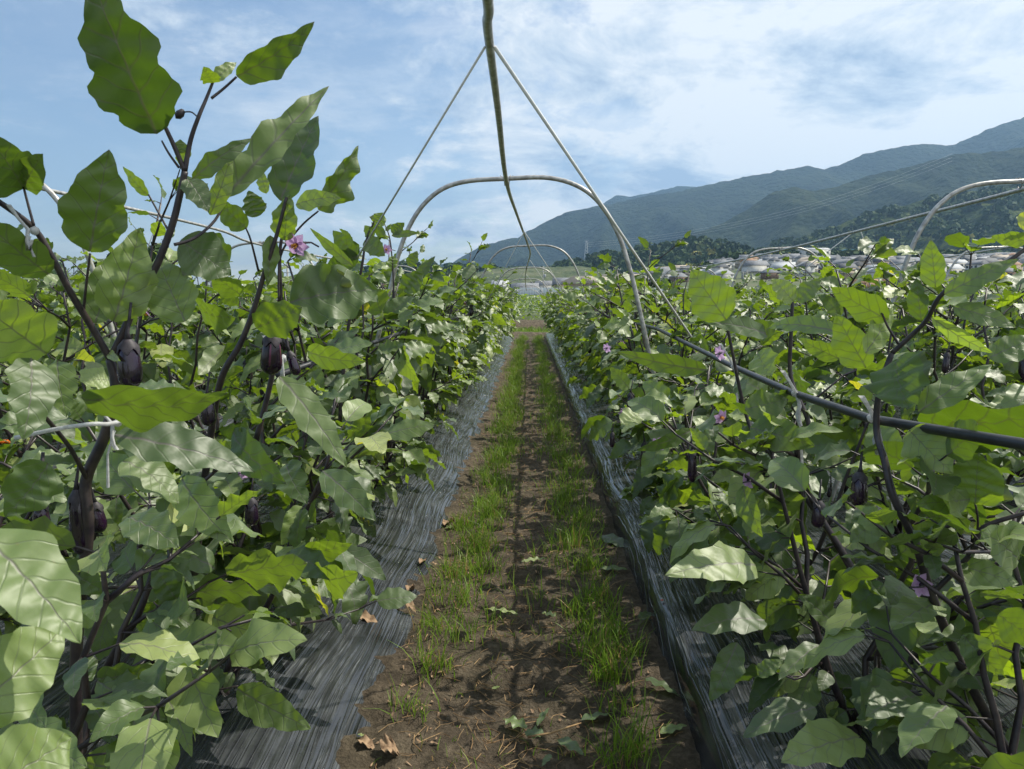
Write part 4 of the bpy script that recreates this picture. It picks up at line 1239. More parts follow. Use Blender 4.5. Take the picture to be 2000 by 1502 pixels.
hero_leaf(h1, (355, 935, 1.3), (456, 1062, 1.22), 78, roll=-.35, bend=.7, rnd=.62, seed=38)
hero_leaf(h1, (-40, 1040, .62), (158, 1258, .60), 150, roll=.35, bend=.5, rnd=.62, lob=.07, seed=39, label='large blurred yellow green leaf at the left edge')
hero_leaf(h1, (-90, 1420, .56), (128, 1222, .66), 170, roll=-.25, bend=.4, rnd=.72, lob=.06, seed=40)
hero_leaf(h1, (-60, 1560, .50), (140, 1440, .58), 190, roll=-.35, bend=.4, rnd=.7, lob=.07, seed=41)
hero_leaf(h1, (250, 1010, 1.25), (350, 1070, 1.2), 74, roll=.6, bend=.5, rnd=.3, seed=42)
hero_leaf(h1, (240, 900, 1.2), (350, 985, 1.2), 70, roll=.7, bend=.9, rnd=.55, seed=43)
add_fruit(h1, at(250, 668, 1.18) - Vector(h1.location), 1, .98, (0, 0, 0), label='large fruit bearing a dark wrinkled calyx and long bent stalk')
add_fruit(h1, at(150, 960, 1.2) - Vector(h1.location), 2, .9)
add_fruit(h1, at(78, 980, 1.1) - Vector(h1.location), 3, 1.2)
add_fruit(h1, at(376, 500, 1.3) - Vector(h1.location), 3, .5)
link('bud', MB().lathe([(0, .009), (.004, .007), (.007, 0), (.006, -.006), (0, -.011)], 8).mesh('bud', M['calyx'], True), h1, at(352, 222, 1.2) - Vector(h1.location), (0, .8, 0))
stem_px(h1, [(387, 230, 1.2), (374, 219, 1.2), (358, 219, 1.2)], .0012, .0012, 'bud_stalk')

# left second plant: twin stems, pink striped fruit, open flower
h2 = hero(-.86, 1.75, 'near eggplant plant with pink striped fruit and an open purple flower')
stem_px(h2, [(380, 1120, 1.75), (395, 980, 1.7), (410, 860, 1.65), (432, 740, 1.6), (470, 670, 1.6), (497, 600, 1.6), (520, 520, 1.6), (540, 460, 1.6), (560, 385, 1.6)], .010, .0035)
stem_px(h2, [(500, 860, 1.75), (530, 740, 1.75), (548, 620, 1.72), (546, 500, 1.7), (556, 440, 1.7)], .0075, .003)
stem_px(h2, [(545, 590, 1.7), (548, 500, 1.7), (585, 445, 1.7), (622, 412, 1.7)], .003, .002)
stem_px(h2, [(505, 530, 1.6), (490, 470, 1.58), (480, 445, 1.57)], .0026, .0016, 'petiole')
hero_leaf(h2, (548, 392, 1.62), (622, 226, 1.66), 76, roll=.3, bend=.3, fold=.25, rnd=.12, lob=.13, seed=51)
hero_leaf(h2, (556, 470, 1.62), (566, 380, 1.6), 48, roll=.3, bend=.4, rnd=.7, seed=52)
hero_leaf(h2, (622, 410, 1.7), (700, 284, 1.72), 52, roll=-.35, bend=.5, fold=.6, rip=.2, rnd=.5, lob=.2, seed=53)
hero_leaf(h2, (578, 400, 1.62), (668, 386, 1.6), 34, roll=.5, bend=.8, rnd=.75, seed=54)
hero_leaf(h2, (482, 446, 1.57), (424, 390, 1.55), 46, roll=.3, bend=.3, rnd=.35, seed=55)
hero_leaf(h2, (500, 424, 1.57), (486, 372, 1.55), 44, roll=-.3, bend=.3, rnd=.3, seed=56)
hero_leaf(h2, (520, 378, 1.6), (508, 330, 1.6), 22, roll=.3, rnd=.8, seed=57)
hero_leaf(h2, (528, 460, 1.6), (522, 560, 1.6), 34, roll=.4, rnd=.5, seed=58)
hero_leaf(h2, (566, 590, 1.75), (740, 566, 1.85), 110, roll=.35, bend=.7, rnd=.38, rip=.1, seed=59)
hero_leaf(h2, (640, 585, 1.8), (625, 510, 1.8), 90, roll=.1, bend=.4, rnd=.5, seed=60)
hero_leaf(h2, (545, 735, 1.55), (678, 914, 1.5), 62, roll=.35, bend=.6, rnd=.55, fold=.05, seed=61)
hero_leaf(h2, (600, 685, 1.7), (716, 706, 1.65), 44, roll=-.5, bend=.8, rnd=.6, seed=62)
hero_leaf(h2, (445, 520, 1.5), (380, 455, 1.5), 70, roll=.5, bend=.4, rnd=.3, seed=63)
hero_leaf(h2, (470, 575, 1.6), (410, 530, 1.55), 50, roll=.5, rnd=.6, seed=64)
hero_leaf(h2, (500, 640, 1.5), (590, 600, 1.5), 70, roll=-.6, rnd=.5, seed=65)
hero_leaf(h2, (390, 600, 1.4), (460, 620, 1.35), 56, roll=-.8, rnd=.5, bend=.8, seed=66)
hero_leaf(h2, (455, 845, 1.6), (560, 945, 1.5), 64, roll=-.6, rnd=.2, bend=.8, seed=67)
hero_leaf(h2, (560, 905, 1.7), (600, 985, 1.6), 60, roll=-.4, rnd=.3, bend=.8, seed=68)
hero_leaf(h2, (420, 1110, 1.6), (270, 1050, 1.5), 60, roll=-.6, rnd=.3, bend=.5, seed=69)
hero_leaf(h2, (630, 1120, 1.9), (700, 1118, 1.7), 70, roll=-.6, rnd=.7, bend=.8, seed=70)
hero_leaf(h2, (630, 920, 1.9), (735, 1018, 1.8), 60, roll=.3, rnd=.4, bend=.5, seed=71)
add_fruit(h2, at(532, 655, 1.55) - Vector(h2.location), 0, 1.0, (.1, .06, .5), striped=True, label='dark glossy fruit with pink stripes under the calyx')
add_fruit(h2, at(566, 690, 1.6) - Vector(h2.location), 3, 1.1, (0, -.3, 0))
add_fruit(h2, at(490, 975, 1.7) - Vector(h2.location), 1, .85)
add_fruit(h2, at(405, 775, 1.5) - Vector(h2.location), 1, .8)
add_flower(h2, at(578, 478, 1.62) - Vector(h2.location), (R(118), R(14), R(-10)), 1.15)

# low leaves over the left film
h3 = hero(-.95, 1.62, 'low near eggplant plant with pale lit leaves spreading over the left film')
stem_px(h3, [(150, 1430, 1.6), (215, 1290, 1.55), (270, 1200, 1.55), (310, 1080, 1.6), (350, 960, 1.65)], .010, .006)
stem_px(h3, [(250, 1260, 1.6), (330, 1300, 1.55), (400, 1345, 1.5), (465, 1340, 1.48)], .003, .0018, 'petiole')
for a_ in [((463, 1345, 1.5), (608, 1424, 1.46), 72, -.25, .45, .60, 81), ((340, 1338, 1.5), (438, 1412, 1.42), 66, -.3, .5, .62, 82),
           ((190, 1330, 1.4), (326, 1405, 1.35), 92, -.25, .4, .58, 83), ((190, 1325, 1.4), (320, 1300, 1.4), 60, -.5, .5, .5, 84),
           ((290, 1205, 1.5), (385, 1268, 1.45), 70, -.3, .9, .55, 85), ((415, 1205, 1.6), (540, 1250, 1.55), 78, -.2, .5, .85, 86),
           ((345, 1170, 1.5), (300, 1100, 1.5), 50, .4, .5, .2, 87), ((130, 1195, 1.2), (220, 1190, 1.2), 60, -.4, .9, .7, 88),
           ((150, 1290, 1.3), (180, 1330, 1.3), 50, .4, .4, .2, 89), ((60, 1420, 1.0), (170, 1500, .95), 80, -.3, .5, .55, 90),
           ((170, 1490, 1.2), (340, 1500, 1.15), 80, -.4, .5, .6, 91), ((330, 1370, 1.4), (375, 1480, 1.3), 40, .3, .5, .65, 92),
           ((490, 1225, 1.6), (528, 1292, 1.6), 26, .3, .5, .8, 93), ((170, 1360, 1.2), (230, 1460, 1.15), 60, .2, .4, .25, 94),
           ((120, 1100, 1.2), (210, 1160, 1.2), 60, -.5, .4, .35, 95), ((30, 1330, .9), (90, 1420, .85), 70, -.5, .4, .3, 96),
           ((560, 1080, 1.9), (660, 1128, 1.8), 60, .4, .4, .3, 97), ((600, 1080, 1.9), (688, 1060, 1.85), 50, -.5, .4, .6, 98)]:
    hero_leaf(h3, a_[0], a_[1], a_[2], roll=a_[3], bend=a_[4], rnd=a_[5], seed=a_[6], lob=.08)
add_flower(h3, at(416, 1238, 1.5) - Vector(h3.location), (R(175), R(10), 0), .95)
add_fruit(h3, at(395, 1375, 1.5) - Vector(h3.location), 3, .6)

# tall tips by the left leg of the near hoop
h4 = hero(-.95, 3.3, 'tall eggplant plant reaching up beside the left leg of the nearest hoop')
stem_px(h4, [(655, 1000, 3.3), (665, 800, 3.3), (680, 640, 3.3), (705, 530, 3.3), (715, 470, 3.3), (735, 425, 3.3)], .010, .0035)
stem_px(h4, [(770, 620, 3.6), (768, 540, 3.6), (762, 470, 3.6), (752, 440, 3.6)], .005, .0025)
for a_ in [((730, 462, 3.3), (712, 440, 3.3), 22, .2, .4, .5), ((735, 440, 3.3), (748, 415, 3.3), 30, .2, .4, .7), ((712, 470, 3.3), (752, 500, 3.3), 36, .3, .5, .4),
           ((700, 505, 3.3), (650, 450, 3.3), 42, .2, .4, .35), ((700, 500, 3.3), (640, 515, 3.3), 40, .3, .4, .2), ((690, 520, 3.2), (605, 445, 3.2), 22, .2, .4, .6),
           ((765, 460, 3.6), (820, 455, 3.6), 14, .3, .4, .5), ((765, 455, 3.6), (790, 435, 3.6), 22, .2, .3, .4), ((768, 500, 3.6), (765, 530, 3.6), 20, .3, .3, .7),
           ((672, 560, 3.2), (740, 590, 3.1), 50, .4, .7, .4), ((790, 570, 3.4), (826, 530, 3.4), 40, .3, .3, .4), ((800, 560, 3.6), (850, 500, 3.6), 22, .3, .3, .3),
           ((690, 600, 3.2), (640, 640, 3.1), 40, -.5, .7, .5), ((800, 520, 3.8), (815, 490, 3.8), 22, .2, .3, .5)]:
    hero_leaf(h4, a_[0], a_[1], a_[2], roll=a_[3], bend=a_[4], rnd=a_[5])
add_flower(h4, at(755, 487, 3.5) - Vector(h4.location), (R(100), .2, 0), 1.0)

# right near plants
g1 = hero(1.12, 1.55, 'near eggplant plant at right tied to the dark pipe, purple branched stem')
stem_px(g1, [(1985, 1500, 1.5), (1900, 1345, 1.5), (1855, 1250, 1.5), (1812, 1140, 1.5), (1788, 1060, 1.5), (1745, 970, 1.52), (1728, 900, 1.55), (1712, 840, 1.6), (1718, 760, 1.6), (1742, 690, 1.6)], .011, .006)
stem_px(g1, [(1815, 1165, 1.5), (1865, 1115, 1.48), (1905, 1070, 1.46), (1920, 1030, 1.45), (2010, 1000, 1.42)], .006, .0045)
stem_px(g1, [(1742, 690, 1.6), (1780, 655, 1.58), (1810, 625, 1.56), (1835, 580, 1.54), (1880, 545, 1.52), (1960, 515, 1.5), (2010, 480, 1.5)], .0055, .004)
stem_px(g1, [(1905, 1065, 1.46), (1910, 1020, 1.45), (1905, 985, 1.44)], .0024, .002, 'petiole')
stem_px(g1, [(1760, 680, 1.6), (1735, 640, 1.6), (1722, 610, 1.6)], .003, .002, 'petiole')
g2 = hero(1.05, 2.3, 'near eggplant plant at right with bright translucent leaves above the dark pipe')
stem_px(g2, [(1760, 1300, 2.1), (1725, 1215, 2.1), (1650, 1085, 2.15), (1590, 985, 2.2), (1560, 880, 2.2), (1580, 830, 2.2), (1545, 740, 2.25), (1545, 650, 2.25), (1548, 590, 2.25)], .012, .005)
stem_px(g2, [(1700, 1180, 2.1), (1600, 1010, 2.2), (1500, 880, 2.3), (1460, 820, 2.4), (1425, 660, 2.4), (1420, 625, 2.4)], .009, .004)
for a_ in [((1418, 624, 2.0), (1350, 526, 2.0), 84, .1, .25, .70, 101), ((1735, 624, 1.6), (1622, 560, 1.65), 58, .3, .5, .55, 103), ((1692, 718, 1.7), (1632, 612, 1.7), 66, .15, .3, .62, 104),
           ((1640, 700, 1.8), (1560, 660, 1.8), 34, .3, .6, .6, 105), ((1380, 722, 2.3), (1202, 686, 2.2), 38, .3, .6, .5, 107), ((1455, 800, 2.2), (1540, 780, 2.2), 60, .2, .4, .5, 1071),
           ((1465, 835, 2.1), (1592, 872, 2.0), 66, .2, .4, .48, 108), ((1475, 1105, 1.75), (1298, 1124, 1.6), 84, -.45, .75, .75, 110), ((1492, 1212, 1.7), (1350, 1232, 1.6), 58, -.7, .7, .15, 111),
           ((1440, 1255, 1.65), (1386, 1370, 1.62), 56, .2, .4, .25, 112), ((1592, 1382, 1.5), (1450, 1440, 1.45), 60, -.6, .6, .15, 113), ((1680, 1440, 1.4), (1525, 1490, 1.3), 90, -.5, .5, .70, 114),
           ((1500, 655, 2.2), (1370, 628, 2.1), 34, -.4, .8, .35, 121), ((1480, 690, 2.2), (1508, 735, 2.1), 56, -.3, .5, .8, 122), ((1515, 640, 2.2), (1440, 640, 2.2), 40, .4, .9, .4, 123),
           ((1550, 590, 2.25), (1505, 545, 2.25), 36, -.5, .5, .85, 124), ((1556, 590, 2.25), (1605, 545, 2.25), 34, .3, .5, .5, 125), ((1450, 950, 2.1), (1490, 1050, 2.0), 46, -.4, .5, .7, 126),
           ((1250, 810, 2.3), (1213, 830, 2.25), 40, -.6, .8, .85, 127), ((1600, 1260, 1.8), (1520, 1330, 1.7), 50, -.5, .5, .3, 128), ((1640, 1230, 1.9), (1560, 1160, 1.9), 46, -.5, .4, .4, 129),
           ((1350, 840, 2.3), (1240, 880, 2.2), 30, .4, .6, .3, 130), ((1480, 1320, 1.7), (1530, 1290, 1.7), 30, .4, .6, .6, 131)]:
    hero_leaf(g2, a_[0], a_[1], a_[2], roll=a_[3], bend=a_[4], rnd=a_[5], seed=a_[6])
for a_ in [((1828, 562, 1.55), (1818, 468, 1.55), 44, .1, .2, .65, 141), ((1845, 575, 1.5), (1990, 506, 1.45), 44, .35, .5, .55, 142), ((1862, 600, 1.5), (1985, 640, 1.45), 40, .4, .6, .5, 143),
           ((1800, 625, 1.55), (1790, 542, 1.55), 36, .3, .3, .3, 144), ((1752, 700, 1.5), (1775, 800, 1.42), 110, -.6, .7, .3, 145), ((1795, 805, 1.45), (1938, 712, 1.45), 60, .35, .4, .55, 146),
           ((1905, 984, 1.44), (1912, 884, 1.42), 116, .15, .3, .62, 147), ((1895, 975, 1.44), (1786, 984, 1.42), 48, .2, .3, .62, 148), ((1800, 830, 1.6), (2080, 800, 1.35), 100, -.8, .4, .25, 149),
           ((1776, 840, 1.5), (1862, 925, 1.42), 84, -.2, .5, .85, 150), ((1990, 1095, 1.3), (1915, 1035, 1.25), 80, -.5, .4, .6, 151), ((1850, 1100, 1.5), (1990, 1140, 1.45), 60, .3, .5, .65, 152),
           ((1760, 1080, 1.6), (1835, 1010, 1.6), 60, -.5, .5, .7, 153), ((1730, 1010, 1.55), (1660, 1060, 1.5), 60, -.5, .5, .55, 154), ((1830, 1180, 1.5), (1740, 1230, 1.4), 70, -.6, .5, .6, 155),
           ((1950, 1200, 1.35), (2050, 1260, 1.3), 80, -.5, .5, .5, 156), ((1880, 1240, 1.4), (1960, 1320, 1.35), 60, -.3, .5, .62, 157), ((1790, 1360, 1.4), (1690, 1400, 1.3), 70, -.6, .5, .2, 158),
           ((1820, 620, 1.5), (1940, 690, 1.45), 26, -.5, .6, .95, 159), ((2010, 470, 1.5), (1935, 462, 1.5), 30, .3, .3, .7, 160), ((2000, 450, 1.5), (2040, 400, 1.5), 44, .2, .3, .98, 161),
           ((1850, 1380, 1.2), (1760, 1480, 1.1), 80, -.5, .5, .45, 162), ((1930, 700, 1.6), (2030, 660, 1.6), 50, .4, .5, .5, 163), ((1690, 690, 1.6), (1745, 600, 1.65), 46, -.5, .3, .85, 164),
           ((1640, 650, 1.8), (1500, 640, 2.0), 30, -.6, .8, .55, 165)]:
    hero_leaf(g1, a_[0], a_[1], a_[2], roll=a_[3], bend=a_[4], rnd=a_[5], seed=a_[6])
for px, py, Y, k, s_ in ((1680, 925, 1.6, 1, .95), (1600, 980, 2.0, 1, .95), (1708, 1165, 1.9, 1, .8), (1352, 880, 2.5, 2, .9), (1850, 690, 2.2, 0, .6)):
    g = g1 if px > 1650 else g2
    add_fruit(g, at(px, py, Y) - Vector(g.location), k, s_, (0, .05, k))
add_fruit(g2, at(1232, 768, 2.9) - Vector(g2.location), 1, .8); add_fruit(g2, at(1196, 845, 2.9) - Vector(g2.location), 0, .6)
for px, py, Y in ((1405, 690, 2.3), (1408, 815, 2.2), (1285, 868, 2.5), (1185, 680, 3.6)):
    add_flower(g2, at(px, py, Y) - Vector(g2.location), (R(110), R(10), px), 1.0)

# white tape tying stems to the pipe
def tape(px, py, Y, label, dx=0, dl=60):
    p = at(px, py, Y); o = empty('tie_tape', p)
    def rib(q, wd):
        V = []; Fc = []
        for i, v in enumerate(q):
            k = wd * (1 - .25 * math.sin(i * 2)); V += [(v[0] - k, v[1], v[2]), (v[0] + k, v[1] - .004, v[2]), (v[0] + k, v[1] + .001, v[2]), (v[0] - k, v[1] + .003, v[2])]
        for i in range(len(q) - 1):
            a = 4 * i
            for j in range(4): Fc.append([a + j, a + (j + 1) % 4, a + 4 + (j + 1) % 4, a + 4 + j])
        return MB().add(V, Fc)
    s = Y / F; kk = .55 if Y < 1.4 else .85
    link('knot', MB().lathe([(0, .012 * kk), (.010 * kk, .006 * kk), (.013 * kk, 0), (.009 * kk, -.009 * kk), (0, -.014 * kk)], 9, wob=.15).mesh('knot', M['tape'], True), o)
    link('tape_end', rib([(0, -.015, 0), (-14 * s, -.02, 22 * s), (-30 * s, -.02, 46 * s)], .006 * kk).mesh('tape_end', M['tape']), o)
    link('tape_end', rib([(0, -.015, 0), (5 * s, -.025, -22 * s), (2 * s, -.02, -40 * s), (9 * s, -.02, -dl * s)], .006 * kk).mesh('tape_end', M['tape']), o)
    link('tape_run', rib([(0.004, -.018, -.01), (dx * .5 * s, -.02, -dl * 1.2 * s), (dx * s, -.012, -dl * 2.6 * s)], .0035 * kk).mesh('tape_run', M['tape']), o)
    tag(o, label, 'tie tape')
tape(1552, 768, 2.12, 'white tape tie on the dark pipe above the middle right leaves', 20, 62)
tape(1702, 816, 1.64, 'large white tape tie on the dark pipe nearest the right edge', 50, 70)
tape(1432, 716, 2.74, 'smallest white tape tie where the cord meets the dark pipe', 10, 30)
tape(230, 825, 1.12, 'blurred white tape tie on the left front stem', -20, 50)
tape(68, 450, 1.08, 'white tape tie on the high left stem against the sky', 5, 20)
tape(553, 700, 1.7, 'white tape tie behind the pink striped fruit', 10, 40)
o = link('tie_string', MB().tube(smooth_poly([at(30, 855, 1.05), at(110, 838, 1.05), at(180, 828, 1.06), at(228, 825, 1.1), at(330, 790, 1.25)], 4), .0035, 6).mesh('string', M['tape'], True))
tag(o, 'whitish string stretched across the left front stem', 'string')

# ------------------------------------------------------------ grass on the path
def grass(mb, P, H, rg=rng, seg=4, width=.0016):
    K = len(P)
    a = rg.uniform(0, 6.28, K); lean = rg.uniform(.15, .95, K)
    dx, dy = np.cos(a), np.sin(a)
    wv = rg.uniform(0, 6.28, K)
    V = []
    t = np.linspace(0, 1, seg)
    hor = (H * lean)[:, None] * t ** 1.9
    ver = H[:, None] * (t - .33 * lean[:, None] * t ** 2.4)
    wd = width * (1 + H[:, None] * 3) * (1 - t ** 1.6) + .0003
    cx_ = P[:, 0, None] + dx[:, None] * hor; cy_ = P[:, 1, None] + dy[:, None] * hor; cz_ = P[:, 2, None] + ver
    sx, sy = np.cos(wv)[:, None] * wd, np.sin(wv)[:, None] * wd
    A = np.stack([np.stack([cx_ - sx, cy_ - sy, cz_], -1), np.stack([cx_ + sx, cy_ + sy, cz_], -1)], 2)
    idx = np.arange(seg * 2).reshape(seg, 2)
    fc = np.stack([idx[:-1, 0], idx[:-1, 1], idx[1:, 1], idx[1:, 0]], -1)
    Fc = (fc[None] + (np.arange(K) * seg * 2)[:, None, None]).reshape(-1, 4)
    return A.reshape(-1, 3), Fc
gp = []; gh = []; gr = []
def tuft(x, y, n, h, sp, dry=.08):
    for _ in range(n):
        xx_ = x + random.gauss(0, sp); yy_ = y + random.gauss(0, sp)
        if abs(xx_) > .50: continue
        gp.append((xx_, yy_, soil_h(xx_, yy_) - .004)); gh.append(h * random.uniform(.35, 1.1))
        gr.append(random.uniform(.86, 1.0) if random.random() < dry else random.uniform(.15, .8))
# photographed clumps near the camera (pixel of the root)
for px, py, n, h in ((800, 1400, 34, .13), (845, 1310, 50, .17), (835, 1230, 34, .16), (905, 1180, 34, .14), (885, 1130, 60, .15), (860, 1250, 30, .12), (930, 1080, 70, .14), (905, 1040, 60, .15), (960, 1010, 60, .12),
                     (1235, 1480, 60, .17), (1210, 1500, 40, .12), (1190, 1330, 90, .20), (1160, 1280, 60, .18), (1200, 1250, 50, .16), (1120, 1200, 40, .14), (1165, 1180, 60, .17), (1150, 1120, 60, .16), (1120, 1070, 60, .16),
                     (1135, 1020, 50, .15), (1100, 980, 50, .15), (1210, 1390, 30, .12), (1230, 1290, 40, .15), (1150, 1230, 40, .12), (990, 1200, 14, .05), (1060, 1230, 10, .05)):
    g = atz(px, py); tuft(g.x, g.y, int(n * 1.25), h, .04, .14)
y = 2.9
while y < FIELD_END:
    f_ = min(1, (y - 2.4) / 2.5)
    for side, xc, dens in ((-1, -.265, 1.0), (1, .285, .75)):
        if nz(y * 1.7, side * 9, 0) * .5 + .5 < .22: continue
        n = int((10 + 60 * f_) * dens)
        tuft(xc + random.gauss(0, .06) + .03 * math.sin(y * 1.3), y + random.uniform(-.1, .1), n, random.uniform(.10, .19), .07, .04)
    y += .085 + y * .006
for _ in range(1500):
    x = random.uniform(-.5, .5); y = 1.4 + random.random() ** 2 * 18
    if nz(x * 3, y * 2, 6) > .05: tuft(x, y, 2, .05, .02, .3)
gp = np.array(gp); gh = np.array(gh); gr = np.array(gr)
A, Fc = grass(None, gp, gh)
tag(link('grass', MB().add(A, Fc, None, np.repeat(gr, 8)).mesh('grass', M['grass'])), 'bright green grass growing in two strips along the soil path', 'grass', kind='stuff')
n = 26000
P = np.stack([rng.uniform(-14, 14, n), rng.choice([0, 1, 1.6], n) * 6.5 + 27.2 + rng.uniform(0, 4.6, n), np.full(n, 0.0)], 1)
A, Fc = grass(None, P, rng.uniform(.08, .26, n), width=.007)
tag(link('verge_grass', MB().add(A, Fc, None, np.repeat(rng.uniform(.3, .85, n), 8)).mesh('verge', M['grass'])), 'light green grass verge across the end of the field', 'grass', kind='stuff')

# straw and litter
mb = MB()
for _ in range(2600):
    x = random.gauss(0, .28)
    if abs(x) > .5: continue
    y = 1.35 + random.random() ** 1.8 * 11
    a = random.uniform(0, 3.14); l = random.uniform(.02, .10)
    z = soil_h(x, y) + .004
    mid = Vector((x, y, z + random.uniform(.0, .008)))
    e = Vector((math.cos(a), math.sin(a), 0)) * l / 2; bnd = Vector((-math.sin(a), math.cos(a), 0)) * random.uniform(-.2, .2) * l
    mb.tube([mid - e, mid + bnd, mid + e], random.uniform(.0006, .0018), 3, False)
tag(link('straw_litter', mb.mesh('straw', M['straw'], True)), 'dry straw and root litter scattered over the soil path', 'litter', kind='stuff')
mb = MB(); K = 900
xs_ = np.where(rng.random(K) < .5, rng.uniform(-.50, -.30, K), rng.uniform(-.5, .5, K)); ys_ = 1.35 + rng.random(K) ** 1.6 * 12
zs_ = np.array([soil_h(a, b) + .008 for a, b in zip(xs_, ys_)])
ang = rng.uniform(0, 6.28, K)
leaves(mb, np.stack([xs_, ys_, zs_], 1), np.stack([np.cos(ang), np.sin(ang), rng.uniform(-.1, .2, K)], 1), np.stack([rng.normal(0, .3, K), rng.normal(0, .3, K), np.ones(K)], 1),
       rng.uniform(.010, .034, K), rng.uniform(.004, .012, K), 5, 3, bend=rng.uniform(-1.5, 2, K), rip=.35)
tag(link('leaf_crumbs', mb.mesh('crumbs', M['dryleaf'], True)), 'small crumbled brown leaf bits strewn along the path edges', 'litter', kind='stuff')

def fallen(b, t, wpx, mat, label, z=.02, bend=.5, rip=.15, rnd=.5, seed=1, fold=.1):
    P = atz(b[0], b[1], z); Q = atz(t[0], t[1], z); d = Q - P
    mb = MB(); rg = np.random.default_rng(seed)
    W = wpx / F * P.length * .98
    leaves(mb, [(0, 0, 0)], [d.normalized() + Vector((0, 0, bend * .35))], [(rg.normal(0, .15), rg.normal(0, .15), 1)], [d.length * 1.05], [W], 15, 9, bend=[bend * (1.6 if mat == 'dryleaf' else 1)], fold=[fold + (.5 if mat == 'dryleaf' else 0)], rip=[rip], rnd=[rnd], lobes=.045 if mat == 'dryleaf' else .08, rg=rg)
    o = link('fallen_leaf', mb.mesh('fallen_leaf', M[mat], True), None, P + Vector((0, 0, .012)))
    tag(o, label, 'leaf')
fl = [((695, 1208), (748, 1222), 24, 'dryleaf', 'single curled tan leaf lying on the left black film', .06, .9, .2, .5),
      ((745, 1470), (792, 1462), 44, 'dryleaf', 'crumpled brown leaf at the bottom edge beside the left film', .03, 1.2, .3, .5),
      ((700, 1452), (735, 1465), 22, 'dryleaf', 'small brown scrap touching the bottom of the left film edge', .03, .8, .2, .5),
      ((785, 1180), (812, 1190), 20, 'dryleaf', 'orange brown leaf on the left film edge below the tan leaf', .05, .8, .2, .5),
      ((798, 1160), (800, 1135), 16, 'dryleaf', 'upright curled brown leaf against the left film edge', .05, 1.2, .2, .5),
      ((820, 1105), (835, 1090), 14, 'dryleaf', 'little brown leaf caught higher up the left film edge', .04, .8, .2, .5),
      ((868, 1030), (885, 1012), 20, 'dryleaf', 'brown leaf heap bit where the grass strip meets the left film', .03, .8, .2, .5),
      ((1028, 1430), (985, 1405), 34, 'leaf', 'curled pale green leaf left in the wilted pile near the bottom', .02, .6, .2, .6),
      ((1062, 1440), (1025, 1436), 34, 'leaf', 'flat green leaf in the middle of the wilted pile', .02, .4, .1, .3),
      ((1050, 1425), (1068, 1385), 16, 'leaf', 'narrow upright leaf of the wilted pile', .02, .5, .1, .4),
      ((1090, 1450), (1138, 1476), 30, 'leaf', 'green leaf at the lower right of the wilted pile', .02, .5, .1, .3),
      ((1135, 1413), (1198, 1395), 32, 'leaf', 'broad dull green leaf right of the wilted pile', .02, .4, .1, .3),
      ((1075, 1480), (1060, 1502), 16, 'leaf', 'lowest leaf of the wilted pile at the bottom edge', .02, .4, .1, .4),
      ((945, 1194), (1010, 1200), 14, 'leaf', 'long thin pale leaf lying across the middle of the path', .02, .3, .2, .9),
      ((1085, 1208), (1058, 1200), 18, 'leaf', 'short pale leaf right of the long thin leaf on the path', .02, .5, .2, .85),
      ((1018, 1102), (1066, 1092), 12, 'leaf', 'pale sliver of leaf on the path beyond the long thin leaf', .02, .4, .2, .85),
      ((1175, 1050), (1226, 1072), 30, 'leaf', 'dark green leaf in the shade by the right bed, farther one', .03, .4, .1, .1),
      ((1172, 1115), (1224, 1114), 16, 'leaf', 'greyish flat leaf in the shade by the right bed', .03, .3, .1, .5),
      ((1262, 1330), (1330, 1365), 36, 'leaf', 'large dark green leaf in the shade against the right bed', .03, .3, .1, .1),
      ((1248, 1215), (1278, 1200), 22, 'leaf', 'drooping dark leaf above the large one against the right bed', .05, .6, .1, .1),
      ((1290, 1440), (1340, 1420), 26, 'leaf', 'olive leaf in the dark corner near the bottom by the right bed', .03, .4, .1, .7),
      ((962, 1352), (975, 1345), 14, 'leaf', 'tiny greyish leaf left of the centre of the path', .02, .4, .1, .8),
      ((870, 1035), (890, 1032), 16, 'leaf', 'pale leaf scrap at the left film edge by the grass', .03, .4, .1, .8),
      ((700, 1440), (714, 1445), 12, 'leaf', 'tiny bright green leaf beside the left film at the bottom', .03, .4, .1, .9)]
for i, f_ in enumerate(fl):
    fallen(f_[0], f_[1], f_[2], f_[3], f_[4], z=f_[5], bend=f_[6], rip=f_[7], rnd=f_[8], seed=300 + i)
o = link('twig', MB().tube([atz(1030, 1440, .03), atz(1075, 1432, .04), atz(1110, 1420, .045), atz(1135, 1412, .03)], [.004, .0035, .003, .002], 6).mesh('twig', M['straw'], True))
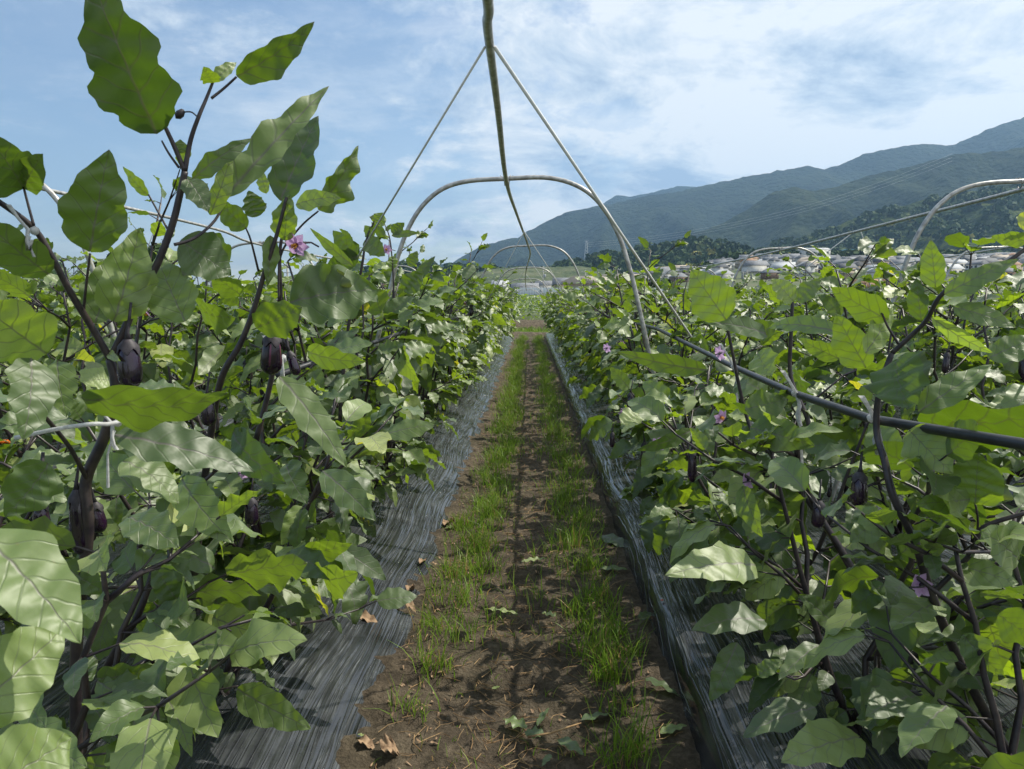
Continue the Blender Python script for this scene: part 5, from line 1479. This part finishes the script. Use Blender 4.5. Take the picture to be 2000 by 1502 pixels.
tag(o, 'pale twig joining the wilted leaf pile to the broad leaf', 'twig')
for i, (px, py) in enumerate(((1222, 1040), (1247, 1088), (1251, 1102), (1265, 1137), (1261, 1149), (1281, 1169), (1293, 1172), (1399, 1469))):
    r = ray(px, py); tt = (EDGE + .045 - CP.x) / r.x; p = CP + r * tt
    mb = MB().lathe([(0, .006), (.0035, .004), (.005, 0), (.0035, -.005), (0, -.008)], 8)
    o = link('pink_petal', mb.mesh('petal', M['petalpink'], True), None, p, (1.2, random.random() * 3, 0), (.8, 1.3, 1.3))
    tag(o, 'small pink fleck stuck on the side of the right black film', 'petal', 'pink flecks on the right film')
# marigolds glimpsed at the left
for i, (px, py) in enumerate(((6, 862), (20, 862), (4, 864), (167, 778), (285, 815))):
    p = at(px, py, 2.9 + .1 * i); o = empty('marigold', p)
    c = MB()
    for k in range(14):
        a = k * 2.4; r = .004 + .0012 * k; c.lathe([(0, .004), (.006, .002), (.007, -.002), (0, -.005)], 6, (math.cos(a) * r, math.sin(a) * r, .002 * math.cos(k)))
    link('flower_head', c.mesh('head', M['marigold'], True), o)
    link('stalk', MB().tube([(0, 0, -.002), (.01, .01, -.15), (0, .02, -p.z + .15)], .002, 5).mesh('stalk', M['grass']), o)
    tag(o, ('orange marigold at the left edge among leaves', 'second orange marigold close right of the edge one', 'lower orange marigold at the left edge', 'orange marigold glimpsed above the broad leaf', 'small orange marigold glimpsed under the broad leaf')[i], 'flower')

# ------------------------------------------------------------ haze
m, t = newmat('haze')
pv = N(t, 'ShaderNodeVolumePrincipled')
pv.inputs['Color'].default_value = (0.40, 0.66, 1.0, 1)
pv.inputs['Density'].default_value = 0.000115
pv.inputs['Anisotropy'].default_value = 0.3
oo = N(t, 'ShaderNodeOutputMaterial'); t.links.new(pv.outputs[0], oo.inputs['Volume'])
tag(link('haze', MB().box((200, 2600, 450), (9000, 6000, 940)).mesh('haze', m)), 'thin blue haze in the air in front of the mountains', 'haze', kind='stuff')
print('polys', sum(len(o.data.polygons) for o in bpy.data.objects if o.type == 'MESH'))
